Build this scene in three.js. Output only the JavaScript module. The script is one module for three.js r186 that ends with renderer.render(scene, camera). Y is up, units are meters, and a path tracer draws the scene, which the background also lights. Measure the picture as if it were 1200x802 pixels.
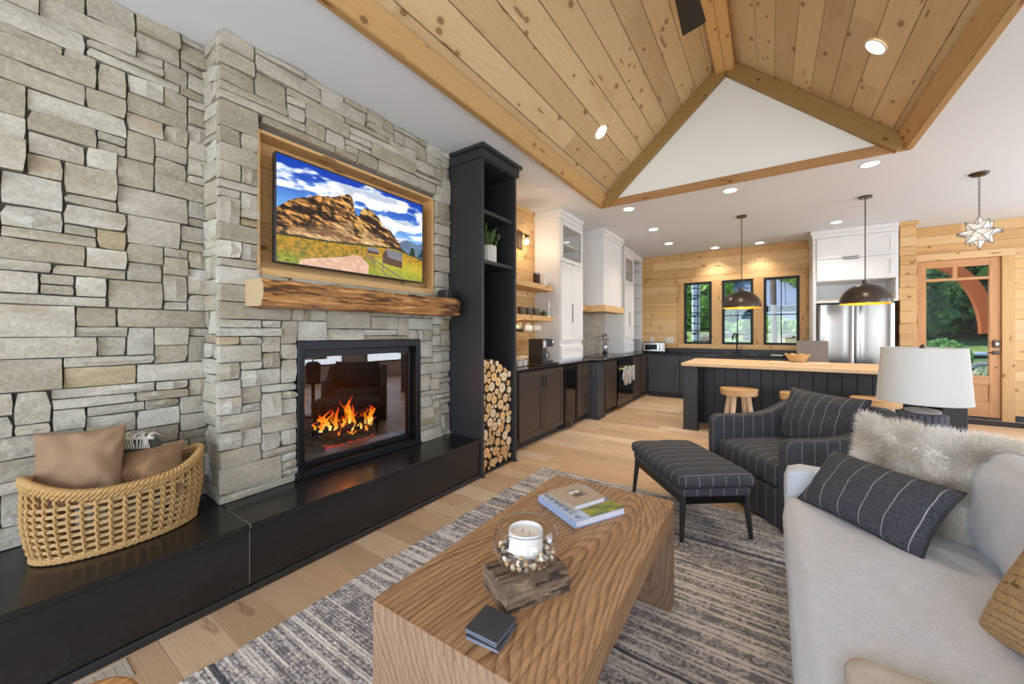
import * as THREE from 'three';
import { mergeGeometries, toCreasedNormals } from 'three/addons/utils/BufferGeometryUtils.js';
import { ImprovedNoise } from 'three/addons/math/ImprovedNoise.js';
import { Sky } from 'three/addons/objects/Sky.js';
import { RectAreaLightUniformsLib } from 'three/addons/lights/RectAreaLightUniformsLib.js';

// ---------- camera, sky, sun, large lights, exposure ----------
const scene = new THREE.Scene();
const EYE = 1.3, FOCAL = 446;
const camera = new THREE.PerspectiveCamera(2 * Math.atan(401 / FOCAL) * 180 / Math.PI, 1200 / 802, 0.05, 200);
camera.position.set(0, EYE, 0);
camera.rotation.y = Math.atan(302 / FOCAL);
camera.setViewOffset(1200, 802, 0, 10, 1200, 802);
const renderer = new THREE.WebGLRenderer();
renderer.toneMapping = THREE.LinearToneMapping;
renderer.toneMappingExposure = 0.94;
renderer.shadowMap.enabled = true;
RectAreaLightUniformsLib.init();

const SUN = new THREE.Vector3(-0.62, 0.78, -0.05).normalize();
const sky = new Sky(); sky.scale.setScalar(1000); scene.add(sky);
sky.material.uniforms.turbidity.value = 3; sky.material.uniforms.rayleigh.value = 1.2;
sky.material.uniforms.sunPosition.value.copy(SUN);
scene.environmentIntensity = 0.55;
const sun = new THREE.DirectionalLight(0xfff4e4, 4.8);
sun.position.copy(SUN).multiplyScalar(40); sun.target.position.set(0, 0, -14); sun.castShadow = true; sun.shadow.radius = 1;
Object.assign(sun.shadow.camera, { left: -30, right: 30, top: 30, bottom: -30, near: 1, far: 120 });
scene.add(sun, sun.target);

const CEIL = 3.0, XL = -2.755, XC = -2.505, HY = 0.35, HX = -2.14, ZF = -8.76, XR = 4.4, ZB = 2.6;
// daylight coming in through the big windows of the right and back walls: [centre, faces towards, width, height]
const RIGHT_WINDOWS = [[-7.4, 1.5], [-4.75, 2.4], [1.75, 1.4]], BACK_WINDOWS = [[-1.5, 1.8], [0.8, 1.8], [3.5, 1.0]];
const WIN_Y0 = 0.45, WIN_Y1 = 2.6;
function daylight(x, z, tx, tz, w, k) {
  const l = new THREE.RectAreaLight(0xeaf1ff, k, w - 0.1, WIN_Y1 - WIN_Y0 - 0.1);
  l.position.set(x, (WIN_Y0 + WIN_Y1) / 2, z); l.lookAt(tx, (WIN_Y0 + WIN_Y1) / 2, tz); scene.add(l);
}
for (const [z, w] of RIGHT_WINDOWS) daylight(XR - 0.03, z, 0, z, w, 7.0);
for (const [x, w] of BACK_WINDOWS) daylight(x, ZB - 0.03, x, 0, w, 9.0);

// ---------- helpers ----------
let seed = 12345;
function rnd() { seed = (seed + 0x6d2b79f5) | 0; let t = Math.imul(seed ^ (seed >>> 15), 1 | seed); t = (t + Math.imul(t ^ (t >>> 7), 61 | t)) ^ t; return ((t ^ (t >>> 14)) >>> 0) / 4294967296; }
const rr = (a, b) => a + (b - a) * rnd(), pick = (a) => a[Math.floor(rnd() * a.length)];
const clamp = (x, a = 0, b = 1) => Math.min(b, Math.max(a, x)), mix = (a, b, t) => a + (b - a) * t, sstep = (a, b, x) => { const t = clamp((x - a) / (b - a)); return t * t * (3 - 2 * t); };
const perlin = new ImprovedNoise(), n3 = (x, y, z = 0.5) => perlin.noise(x, y, z);
const V = (x, y, z) => new THREE.Vector3(x, y, z);

const used = new Map();
function numbered(n) { const k = used.get(n) ?? 0; used.set(n, k + 1); return k ? n + '_' + String(k).padStart(3, '0') : n; }
function mesh(name, geo, mat, parent) {
  const m = new THREE.Mesh(geo, mat); m.name = name; m.castShadow = m.receiveShadow = true; parent.add(m); return m;
}
function thing(name, label, category, pos = [0, 0, 0], turn = 0, group) {
  const o = new THREE.Group(); o.name = numbered(name); o.position.set(...pos); o.rotation.y = turn; scene.add(o);
  o.userData = { label, category }; if (group) o.userData.group = group; return o;
}
function solo(name, label, category, geo, mat, pos = [0, 0, 0], turn = 0, group) {
  const m = mesh(numbered(name), geo, mat, scene); m.position.set(...pos); m.rotation.y = turn;
  m.userData = { label, category }; if (group) m.userData.group = group; return m;
}
function struct(name, label, category, geo, mat) {
  const o = geo ? mesh(name, geo, mat, scene) : new THREE.Group(); o.name = name; if (!geo) scene.add(o);
  o.userData = { kind: 'structure', label, category }; return o;
}
function copy(o, pos, turn, label) {
  const c = o.clone(); c.name = numbered(o.name.replace(/_\d{3}$/, '')); c.userData = { ...o.userData }; if (label) c.userData.label = label;
  c.position.set(...pos); if (turn !== undefined) c.rotation.y = turn; scene.add(c); return c;
}
// box mapping in metres; GRAIN names the axis that runs along u
function uvm(g, grain = '', ou = 0, ov = 0) {
  g = g.index ? g.toNonIndexed() : g;
  if (!g.attributes.normal) g.computeVertexNormals();
  const p = g.attributes.position, n = g.attributes.normal, uv = new Float32Array(p.count * 2), gi = 'xyz'.indexOf(grain);
  for (let f = 0; f < p.count; f += 3) {
    let a = [0, 0, 0];
    for (let k = 0; k < 3; k++) { a[0] += n.getX(f + k); a[1] += n.getY(f + k); a[2] += n.getZ(f + k); }
    a = a.map(Math.abs);
    const ax = a[0] > a[1] && a[0] > a[2] ? 0 : a[1] > a[2] ? 1 : 2;
    let [iu, iv] = [[2, 1], [0, 2], [0, 1]][ax];
    if (gi >= 0 && iv === gi) [iu, iv] = [iv, iu];
    for (let k = 0; k < 3; k++) {
      const q = [p.getX(f + k), p.getY(f + k), p.getZ(f + k)];
      uv[(f + k) * 2] = q[iu] + ou; uv[(f + k) * 2 + 1] = q[iv] + ov;
    }
  }
  g.setAttribute('uv', new THREE.BufferAttribute(uv, 2)); return g;
}
// chamfered box centred on the origin, flat shaded, mapped in metres
const cbCache = new Map();
function cb(w, h, d, b = 0.004, grain = '', ou = 0, ov = 0) {
  b = Math.min(b, w * 0.45, h * 0.45, d * 0.45);
  const x = w / 2, y = h / 2, z = d / 2, P = [];
  const v = (sx, sy, sz, k) => [sx * (x - (k === 0 ? 0 : b)), sy * (y - (k === 1 ? 0 : b)), sz * (z - (k === 2 ? 0 : b))];
  const tri = (a, c, e) => {
    const ux = c[0] - a[0], uy = c[1] - a[1], uz = c[2] - a[2], vx = e[0] - a[0], vy = e[1] - a[1], vz = e[2] - a[2];
    const nx = uy * vz - uz * vy, ny = uz * vx - ux * vz, nz = ux * vy - uy * vx;
    const m = [(a[0] + c[0] + e[0]), (a[1] + c[1] + e[1]), (a[2] + c[2] + e[2])];
    P.push(...a, ...(nx * m[0] + ny * m[1] + nz * m[2] >= 0 ? [...c, ...e] : [...e, ...c]));
  };
  const quad = (a, c, e, f) => { tri(a, c, e); tri(a, e, f); };
  for (const s of [-1, 1]) {
    quad(v(s, -1, -1, 0), v(s, 1, -1, 0), v(s, 1, 1, 0), v(s, -1, 1, 0));
    quad(v(-1, s, -1, 1), v(1, s, -1, 1), v(1, s, 1, 1), v(-1, s, 1, 1));
    quad(v(-1, -1, s, 2), v(1, -1, s, 2), v(1, 1, s, 2), v(-1, 1, s, 2));
    for (const t of [-1, 1]) {
      quad(v(s, t, -1, 0), v(s, t, 1, 0), v(s, t, 1, 1), v(s, t, -1, 1));
      quad(v(s, -1, t, 0), v(s, 1, t, 0), v(s, 1, t, 2), v(s, -1, t, 2));
      quad(v(-1, s, t, 1), v(1, s, t, 1), v(1, s, t, 2), v(-1, s, t, 2));
      for (const r of [-1, 1]) tri(v(s, t, r, 0), v(s, t, r, 1), v(s, t, r, 2));
    }
  }
  const g = new THREE.BufferGeometry(); g.setAttribute('position', new THREE.Float32BufferAttribute(P, 3)); g.computeVertexNormals();
  return uvm(g, grain, ou, ov);
}
// chamfered box between corners
function bx(x0, x1, y0, y1, z0, z1, b = 0.003, grain = '', ou = 0, ov = 0) {
  return cb(Math.abs(x1 - x0), Math.abs(y1 - y0), Math.abs(z1 - z0), b, grain, ou, ov).translate((x0 + x1) / 2, (y0 + y1) / 2, (z0 + z1) / 2);
}
const merge = (list) => mergeGeometries(list.map((g) => { g = g.index ? g.toNonIndexed() : g; for (const k of Object.keys(g.attributes)) if (!['position', 'normal', 'uv'].includes(k)) g.deleteAttribute(k); if (!g.attributes.uv) uvm(g); return g; }));
const cyl = (r0, r1, h, s = 20) => uvm(new THREE.CylinderGeometry(r0, r1, h, s));
const lathe = (pts, s = 32) => new THREE.LatheGeometry(pts.map(([x, y]) => new THREE.Vector2(x, y)), s);
const tube = (pts, r, seg = 24, rad = 6, closed = false) => new THREE.TubeGeometry(new THREE.CatmullRomCurve3(pts, closed), seg, r, rad, closed);
function rod(a, b, r, s = 8, r2 = r) {
  const d = b.clone().sub(a), g = new THREE.CylinderGeometry(r2, r, d.length(), s);
  g.applyQuaternion(new THREE.Quaternion().setFromUnitVectors(V(0, 1, 0), d.clone().normalize())); const m = a.clone().add(b).multiplyScalar(0.5);
  return g.translate(m.x, m.y, m.z);
}
// soft cushion: subdivided rounded box that bulges
function cushion(w, h, d, r = 0.04, puff = 0.02, n = 14, wob = 0.004, sd = 0) {
  const g = new THREE.BoxGeometry(w, h, d, n, Math.max(4, Math.round(n * 0.5)), n), p = g.attributes.position, H = [w / 2, h / 2, d / 2];
  uvm0(g);
  for (let i = 0; i < p.count; i++) {
    const q = [p.getX(i), p.getY(i), p.getZ(i)], c = q.map((t, k) => clamp(t, -(H[k] - r), H[k] - r)), e = q.map((t, k) => t - c[k]), L = Math.hypot(...e);
    const o = L > 1e-6 ? c.map((t, k) => t + e[k] / L * Math.min(r, Math.max(...e.map(Math.abs)))) : q;
    const fx = 1 - (q[0] / H[0]) ** 2, fy = 1 - (q[1] / H[1]) ** 2, fz = 1 - (q[2] / H[2]) ** 2;
    o[1] += Math.sign(q[1]) * (Math.abs(q[1]) / H[1]) * puff * Math.sqrt(Math.max(0, fx * fz));
    o[0] += Math.sign(q[0]) * (Math.abs(q[0]) / H[0]) * puff * 0.35 * Math.sqrt(Math.max(0, fy * fz));
    o[2] += Math.sign(q[2]) * (Math.abs(q[2]) / H[2]) * puff * 0.35 * Math.sqrt(Math.max(0, fy * fx));
    const k = wob * n3(q[0] * 9 + sd, q[1] * 9, q[2] * 9 + sd);
    p.setXYZ(i, o[0] + k, o[1] + k * 1.5, o[2] + k);
  }
  g.computeVertexNormals(); smooth(g); return g;
}
function uvm0(g) { // uv in metres from the flat box sides, kept while the shape bends
  const p = g.attributes.position, n = g.attributes.normal, uv = g.attributes.uv;
  for (let i = 0; i < p.count; i++) {
    if (Math.abs(n.getX(i)) > 0.5) uv.setXY(i, p.getZ(i), p.getY(i)); else if (Math.abs(n.getY(i)) > 0.5) uv.setXY(i, p.getX(i), p.getZ(i)); else uv.setXY(i, p.getX(i), p.getY(i));
  }
}
function smooth(g) { // averages normals of coincident vertices
  const p = g.attributes.position, n = g.attributes.normal, at = new Map(), key = (i) => [p.getX(i), p.getY(i), p.getZ(i)].map((t) => Math.round(t * 2e4)).join();
  for (let i = 0; i < p.count; i++) { const k = key(i), a = at.get(k) ?? V(0, 0, 0); a.add(V(n.getX(i), n.getY(i), n.getZ(i))); at.set(k, a); }
  for (let i = 0; i < p.count; i++) { const a = at.get(key(i)).clone().normalize(); n.setXYZ(i, a.x, a.y, a.z); }
  return g;
}
// throw pillow lying in the xy plane, thick along z
function pillowAt(w, h, t, u, v, s) {
  const e = Math.pow(Math.max(0, (1 - Math.abs(u) ** 2.4) * (1 - Math.abs(v) ** 2.4)), 0.5);
  return [u * w / 2 * (1 - 0.07 * (1 - v * v) * u * u), v * h / 2 * (1 - 0.07 * (1 - u * u) * v * v), s * t / 2 * e];
}
function pillow(w, h, t, n = 22, wob = 0.006, sd = 0) {
  const P = [], U = [], I = [];
  for (const s of [1, -1]) {
    const o = P.length / 3;
    for (let j = 0; j <= n; j++) for (let i = 0; i <= n; i++) {
      const u = Math.sin((i / n - 0.5) * Math.PI), v = Math.sin((j / n - 0.5) * Math.PI), q = pillowAt(w, h, t, u, v, s);
      q[2] += wob * n3(u * 2.5 + sd, v * 2.5, s * 3) * Math.min(1, Math.abs(q[2]) * 40);
      P.push(...q); U.push(q[0], q[1]);
    }
    for (let j = 0; j < n; j++) for (let i = 0; i < n; i++) { const a = o + j * (n + 1) + i, b = a + 1, c = a + n + 1, d = c + 1; I.push(...(s > 0 ? [a, b, d, a, d, c] : [a, d, b, a, c, d])); }
  }
  const g = new THREE.BufferGeometry(); g.setAttribute('position', new THREE.Float32BufferAttribute(P, 3)); g.setAttribute('uv', new THREE.Float32BufferAttribute(U, 2)); g.setIndex(I); g.computeVertexNormals();
  return smooth(g);
}
function seam(w, h, r, n = 48) { // piping round a pillow
  const pts = [];
  for (let k = 0; k < n; k++) { const a = k / n * 4, s = Math.floor(a), f = (a - s) * 2 - 1; const [u, v] = [[f, -1], [1, f], [-f, 1], [-1, -f]][s]; const q = pillowAt(w, h, 0, u, v, 1); pts.push(V(...q)); }
  return new THREE.TubeGeometry(new THREE.CatmullRomCurve3(pts, true, 'catmullrom', 0.1), n * 2, r, 6, true);
}
// rectangle minus holes -> rectangles  ([a0,a1,b0,b1])
function minus(rect, holes) {
  let out = [rect];
  for (const h of holes) out = out.flatMap((r) => {
    if (h[0] >= r[1] - 1e-4 || h[1] <= r[0] + 1e-4 || h[2] >= r[3] - 1e-4 || h[3] <= r[2] + 1e-4) return [r];
    const o = [], a0 = Math.max(r[0], h[0]), a1 = Math.min(r[1], h[1]);
    if (h[0] > r[0] + 1e-4) o.push([r[0], h[0], r[2], r[3]]);
    if (h[1] < r[1] - 1e-4) o.push([h[1], r[1], r[2], r[3]]);
    if (h[2] > r[2] + 1e-4) o.push([a0, a1, r[2], h[2]]);
    if (h[3] < r[3] - 1e-4) o.push([a0, a1, h[3], r[3]]);
    return o;
  });
  return out;
}
// ---------- textures ----------
const hash = (i, j) => { let h = Math.imul(i, 374761393) + Math.imul(j, 668265263) | 0; h = Math.imul(h ^ (h >>> 13), 1274126177); return ((h ^ (h >>> 16)) >>> 0) / 4294967296; };
function vn(x, y, px, py) { // tiling value noise, 0..1
  const i = Math.floor(x), j = Math.floor(y), f = x - i, g = y - j, a = f * f * (3 - 2 * f), b = g * g * (3 - 2 * g);
  const i0 = ((i % px) + px) % px, i1 = (i0 + 1) % px, j0 = ((j % py) + py) % py, j1 = (j0 + 1) % py;
  return mix(mix(hash(i0, j0), hash(i1, j0), a), mix(hash(i0, j1), hash(i1, j1), a), b);
}
function fb(u, v, fx, fy, oct = 4) { let s = 0, k = 0.5, t = 0; for (let o = 0; o < oct; o++) { s += k * vn(u * fx + o * 17, v * fy + o * 31, fx, fy); t += k; k *= 0.5; fx *= 2; fy *= 2; } return s / t; }
function texture(w, h, mx, my, fn, srgb = true) {
  const d = new Uint8Array(w * h * 4), o = [0, 0, 0];
  for (let j = 0; j < h; j++) for (let i = 0; i < w; i++) {
    const c = fn((i + 0.5) / w, (j + 0.5) / h, o), k = (j * w + i) * 4;
    if (typeof c === 'number') d[k] = d[k + 1] = d[k + 2] = clamp(c) * 255; else { d[k] = clamp(c[0], 0, 255); d[k + 1] = clamp(c[1], 0, 255); d[k + 2] = clamp(c[2], 0, 255); }
    d[k + 3] = 255;
  }
  const t = new THREE.DataTexture(d, w, h); t.wrapS = t.wrapT = THREE.RepeatWrapping; t.magFilter = THREE.LinearFilter; t.minFilter = THREE.LinearMipmapLinearFilter; t.generateMipmaps = true;
  if (srgb) t.colorSpace = THREE.SRGBColorSpace; t.repeat.set(1 / mx, 1 / my); t.needsUpdate = true; return t;
}
const lerp3 = (a, b, t) => [mix(a[0], b[0], t), mix(a[1], b[1], t), mix(a[2], b[2], t)];
const std = (o) => { const { bump, bs = 0.002, ...q } = o; if (bump) { q.bumpMap = bump; q.bumpScale = bs; } return new THREE.MeshStandardMaterial({ roughness: 0.7, metalness: 0, ...q }); };
const phys = (o) => new THREE.MeshPhysicalMaterial({ roughness: 0.5, ...o });
const tinted = (m, hex) => { const c = m.clone(); c.color.set(hex); return c; };

// knotty pine: u along the grain, 2.4 m x 1.2 m
function pineTexture(knots, light, mid, dark, knotCol, sd, big = 1) {
  const K = []; let s = sd; const r = () => { s = (s * 16807) % 2147483647; return s / 2147483647; };
  for (let k = 0; k < knots; k++) K.push([r(), r(), big * (0.011 + 0.012 * r() * r()), r() < 0.25]);
  return texture(1024, 512, 2.4, 1.2, (u, v) => {
    let dv = 0, kn = 0, halo = 0;
    for (const [ku, kv, R, spike] of K) {
      let a = Math.abs(u - ku); a = Math.min(a, 1 - a) * 2.4; let b = v - kv; if (b > 0.5) b -= 1; if (b < -0.5) b += 1; b *= 1.2;
      if (a > 0.25 || Math.abs(b) > 0.12) continue;
      dv += 0.012 * Math.sign(b) * Math.exp(-(a * a) / 0.004 - (b * b) / 0.0015);
      const d = Math.hypot(a * (spike ? 0.35 : 0.8), b * (spike ? 2.0 : 1.15)) / R;
      kn = Math.max(kn, sstep(1.15, 0.75, d) * (0.75 + 0.25 * Math.cos(d * 14))); halo = Math.max(halo, sstep(2.6, 0.9, d));
    }
    const w = v * 1.2 + dv, ring = 0.5 + 0.5 * Math.sin(w * 210 + 7 * fb(u, v, 4, 12, 3) * 6.28), fine = fb(u, w, 10, 220, 2), broad = fb(u, v, 4, 10, 3);
    let c = lerp3(light, mid, clamp(0.45 * ring * (0.3 + broad) + 0.5 * fine * 0.8));
    c = lerp3(c, dark, 0.35 * sstep(0.55, 0.85, broad) + 0.25 * halo);
    return lerp3(c, knotCol, kn * 0.85);
  });
}
const pineMap = pineTexture(44, [226, 194, 148], [206, 170, 120], [184, 142, 94], [112, 70, 42], 77);
const pineMap2 = pineTexture(30, [224, 190, 141], [203, 164, 112], [179, 135, 86], [104, 64, 38], 991);
const ceilMap = pineTexture(40, [234, 212, 176], [220, 192, 150], [204, 170, 124], [132, 88, 56], 313, 1.25), ceilMap2 = pineTexture(26, [230, 206, 168], [214, 184, 142], [196, 160, 114], [120, 78, 48], 57, 1.3);
const firMap = texture(512, 512, 1.0, 0.5, (u, v) => { const f = fb(u, v, 6, 150, 3), b = fb(u, v, 3, 12, 3); return lerp3([212, 158, 104], [176, 120, 72], clamp(0.75 * f + 0.5 * b - 0.25)); });
const mapleMap = texture(512, 512, 1.0, 0.5, (u, v) => { const f = fb(u, v, 6, 130, 3), b = fb(u, v, 3, 12, 3); return lerp3([230, 208, 176], [204, 174, 136], clamp(0.75 * f + 0.5 * b - 0.25)); });
const oakMap = texture(1024, 512, 2.0, 1.0, (u, v) => {
  const w = v + 0.012 * (fb(u, v, 5, 5, 3) - 0.5), a = 0.5 + 0.5 * Math.sin((w * 70 + 2.2 * fb(u, v, 3, 6, 3)) * 6.28), f = fb(u, w, 14, 200, 2), b = fb(u, v, 5, 9, 4), k = sstep(0.74, 0.86, fb(u, v, 9, 20, 3));
  let c = lerp3([224, 201, 172], [200, 171, 138], clamp(0.28 * a + 0.5 * f + 0.5 * b - 0.3)); return lerp3(c, [150, 116, 86], k * 0.6);
});
const stoneMap = texture(1024, 1024, 1.2, 1.2, (u, v) => {
  const a = fb(u, v, 6, 10, 5), f = fb(u, v, 90, 120, 3), s = fb(u, v, 3, 26, 4), r = sstep(0.66, 0.8, fb(u + 0.31, v + 0.17, 5, 9, 4));
  let c = lerp3([166, 161, 147], [206, 202, 191], clamp(a * 0.9 + (f - 0.5) * 0.8 + (s - 0.5) * 0.5)); return lerp3(c, [166, 150, 126], r * 0.5);
});
const stoneBump = texture(1024, 1024, 1.2, 1.2, (u, v) => 0.45 * fb(u, v, 14, 22, 5) + 0.3 * fb(u, v, 100, 130, 3) + 0.25 * fb(u, v, 5, 40, 4), false);
const graniteMap = texture(1024, 512, 2.4, 1.2, (u, v) => {
  const w = fb(u, v, 6, 6, 4), f = fb(u, v, 160, 100, 2), ve = Math.abs(fb(u + w * 0.05, v, 7, 5, 5) - 0.5), k = sstep(0.012, 0, ve) * sstep(0.5, 0.7, w), cl = fb(u, v, 4, 10, 4);
  let c = lerp3([22, 21, 21], [40, 38, 37], clamp(cl * 0.8 + (f - 0.5) * 0.8)); return lerp3(c, [96, 90, 84], k * 0.25);
});
const noiseMap = texture(512, 512, 0.5, 0.5, (u, v) => 0.5 * fb(u, v, 12, 12, 4) + 0.5 * fb(u, v, 90, 90, 3), false);
const clothBump = texture(512, 512, 0.16, 0.16, (u, v) => 0.5 + 0.22 * Math.sin(u * 6.2832 * 64) * Math.sin(v * 6.2832 * 64) + 0.5 * (fb(u, v, 60, 60, 2) - 0.5), false);
const linenMap = texture(512, 512, 0.25, 0.25, (u, v) => { const f = fb(u, v, 110, 110, 2), h = fb(u, v, 30, 140, 2), t = fb(u, v, 8, 8, 3); return lerp3([192, 196, 200], [230, 233, 236], clamp(0.55 * f + 0.45 * h + 0.25 * (t - 0.5))); });
const stripeMap = texture(1024, 512, 0.34, 0.17, (u, v) => {
  const f = fb(u, v, 220, 110, 2), g = fb(u + 0.4, v, 60, 180, 2), x = (u * 4) % 1, wob = 0.012 * (fb(u, v, 4, 60, 2) - 0.5), s = sstep(0.021, 0.012, Math.abs(x - 0.5 + wob)) * (0.65 + 0.6 * (f - 0.3));
  return lerp3(lerp3([47, 49, 53], [104, 105, 109], clamp(0.2 + (f - 0.42) * 1.5 + (g - 0.5) * 0.6)), [196, 194, 190], clamp(s));
});
const rugMap = (() => {
  const N = 64, row = []; let s = 4242; const r = () => { s = (s * 16807) % 2147483647; return s / 2147483647; };
  const bars = []; for (let k = 0; k < 300; k++) bars.push([r(), r(), 0.05 + 0.22 * r(), 0.002 + 0.0022 * r(), r()]);
  const bin = Array.from({ length: N }, () => []); for (const b of bars) for (let q = -1; q <= 1; q++) { bin[(Math.floor(b[1] * N) + q + N) % N].push(b); }
  return texture(1024, 2048, 2.4, 3.6, (u, v) => {
    const f = fb(u, v, 240, 420, 2), m = fb(u, v, 24, 60, 4), d = fb(u + 0.2, v, 30, 110, 3), ww = 0.0018 * (fb(u, v, 30, 80, 2) - 0.5);
    let c = lerp3([118, 114, 112], [214, 210, 205], clamp(0.32 + (f - 0.4) * 1.7 + (m - 0.45) * 0.45));
    c = lerp3(c, [84, 84, 90], 0.6 * sstep(0.62, 0.76, d) * sstep(0.3, 0.6, f));
    for (const b of bin[Math.floor(v * N) % N]) { let du = Math.abs(u - b[0]); du = Math.min(du, 1 - du); let dv = Math.abs(v - b[1] + ww); dv = Math.min(dv, 1 - dv); if (du < b[2] && dv < b[3]) c = lerp3(c, b[4] < 0.95 ? [232, 227, 218] : [62, 64, 72], sstep(b[3], b[3] * 0.4, dv) * sstep(b[2], b[2] * 0.85, du) * (0.55 + 0.5 * f)); }
    return c;
  });
})();
const rugBump = texture(1024, 1024, 0.6, 0.6, (u, v) => 0.5 * fb(u, v, 80, 120, 3) + 0.3 * fb(u, v, 200, 200, 2) + 0.2 * (0.5 + 0.5 * Math.sin(v * 6.2832 * 40)), false);
// flat-sawn table wood: nested arches
function archGrain(u, v) {
  const q = (fb(u, v, 2, 5, 4) - 0.5) * 0.3 + (fb(u, v, 8, 16, 3) - 0.5) * 0.05, c = 0.66 + 0.05 * Math.sin(u * 6.2832);
  const d = v - c, h = Math.sqrt(d * d * (d > 0 ? 8 : 7) + 0.02) * 1.2 - u * 1.35 + q, t = h * 9.5, k = t - Math.floor(t), id = hash(Math.floor(t), 7);
  return 0.3 * k + (0.3 + 0.5 * id) * sstep(0.45, 0.92, k) * sstep(1.0, 0.96, k);
}
const tableMap = texture(1024, 768, 1.25, 0.68, (u, v) => {
  const k = archGrain(u, v), f = 0.5 * fb(u, v, 16, 260, 2) + 0.5 * fb(u + 0.3, v + 0.04 * fb(u, v, 3, 4, 2), 5, 90, 3), b = fb(u, v, 4, 8, 3);
  let c = lerp3([192, 152, 108], [106, 70, 44], clamp(k * 0.66 + 0.06 + (f - 0.46) * 1.2)); return lerp3(c, [156, 116, 80], 0.25 * b);
});
const tableEndMap = texture(512, 512, 0.55, 0.7, (u, v) => { const k = archGrain(u * 0.7 + 0.1, v * 0.9), f = fb(u, v, 10, 200, 2); return lerp3([182, 154, 126], [120, 96, 76], clamp(k * 0.6 + (f - 0.5) * 0.7)); });
const mantelMap = texture(1024, 512, 1.8, 0.6, (u, v) => {
  const w = v + 0.05 * (fb(u, v, 6, 4, 4) - 0.5), s = fb(u, w, 10, 60, 4), b = fb(u, v, 5, 4, 4), dk = sstep(0.5, 0.68, fb(u + 0.5, w, 7, 22, 4));
  let c = lerp3([206, 152, 88], [128, 82, 44], clamp(s * 1.9 - 0.5)); c = lerp3(c, [62, 38, 24], 0.9 * dk); return lerp3(c, [218, 182, 134], 0.5 * sstep(0.55, 0.75, b));
});
const barkMap = texture(512, 512, 0.3, 0.3, (u, v) => { const a = fb(u, v, 6, 24, 4), f = fb(u, v, 60, 90, 2), g = sstep(0.56, 0.7, fb(u, v, 5, 30, 3)); let c = lerp3([92, 74, 58], [150, 126, 100], clamp(a * 1.3 - 0.2 + (f - 0.5) * 0.6)); return lerp3(c, [44, 36, 30], g * 0.8); });
const barkBump = texture(512, 512, 0.3, 0.3, (u, v) => fb(u, v, 6, 24, 5), false);
const ringMap = texture(256, 256, 1, 1, (u, v) => { const x = u - 0.5, y = v - 0.5, r = Math.hypot(x, y) + 0.02 * (fb(u, v, 5, 5, 3) - 0.5), k = 0.5 + 0.5 * Math.sin(r * 120), f = fb(u, v, 40, 40, 2), c = lerp3([236, 216, 182], [214, 184, 142], clamp(k * 0.35 + f * 0.5)); return lerp3(c, [176, 124, 78], sstep(0.2, 0.05, r) * 0.6); });
const tileMap = texture(256, 256, 0.6, 0.6, (u, v) => { const f = fb(u, v, 6, 8, 4); return lerp3([150, 138, 118], [182, 170, 150], f); });
const grassMap = texture(512, 512, 4, 4, (u, v) => { const a = fb(u, v, 8, 8, 4), f = fb(u, v, 120, 120, 2), d = sstep(0.5, 0.7, fb(u + 0.3, v, 5, 5, 4)); return lerp3(lerp3([92, 116, 44], [156, 172, 84], clamp(a * 0.6 + f * 0.6 - 0.1)), [158, 136, 104], d * 0.75); });
const leatherBump = noiseMap;

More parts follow.
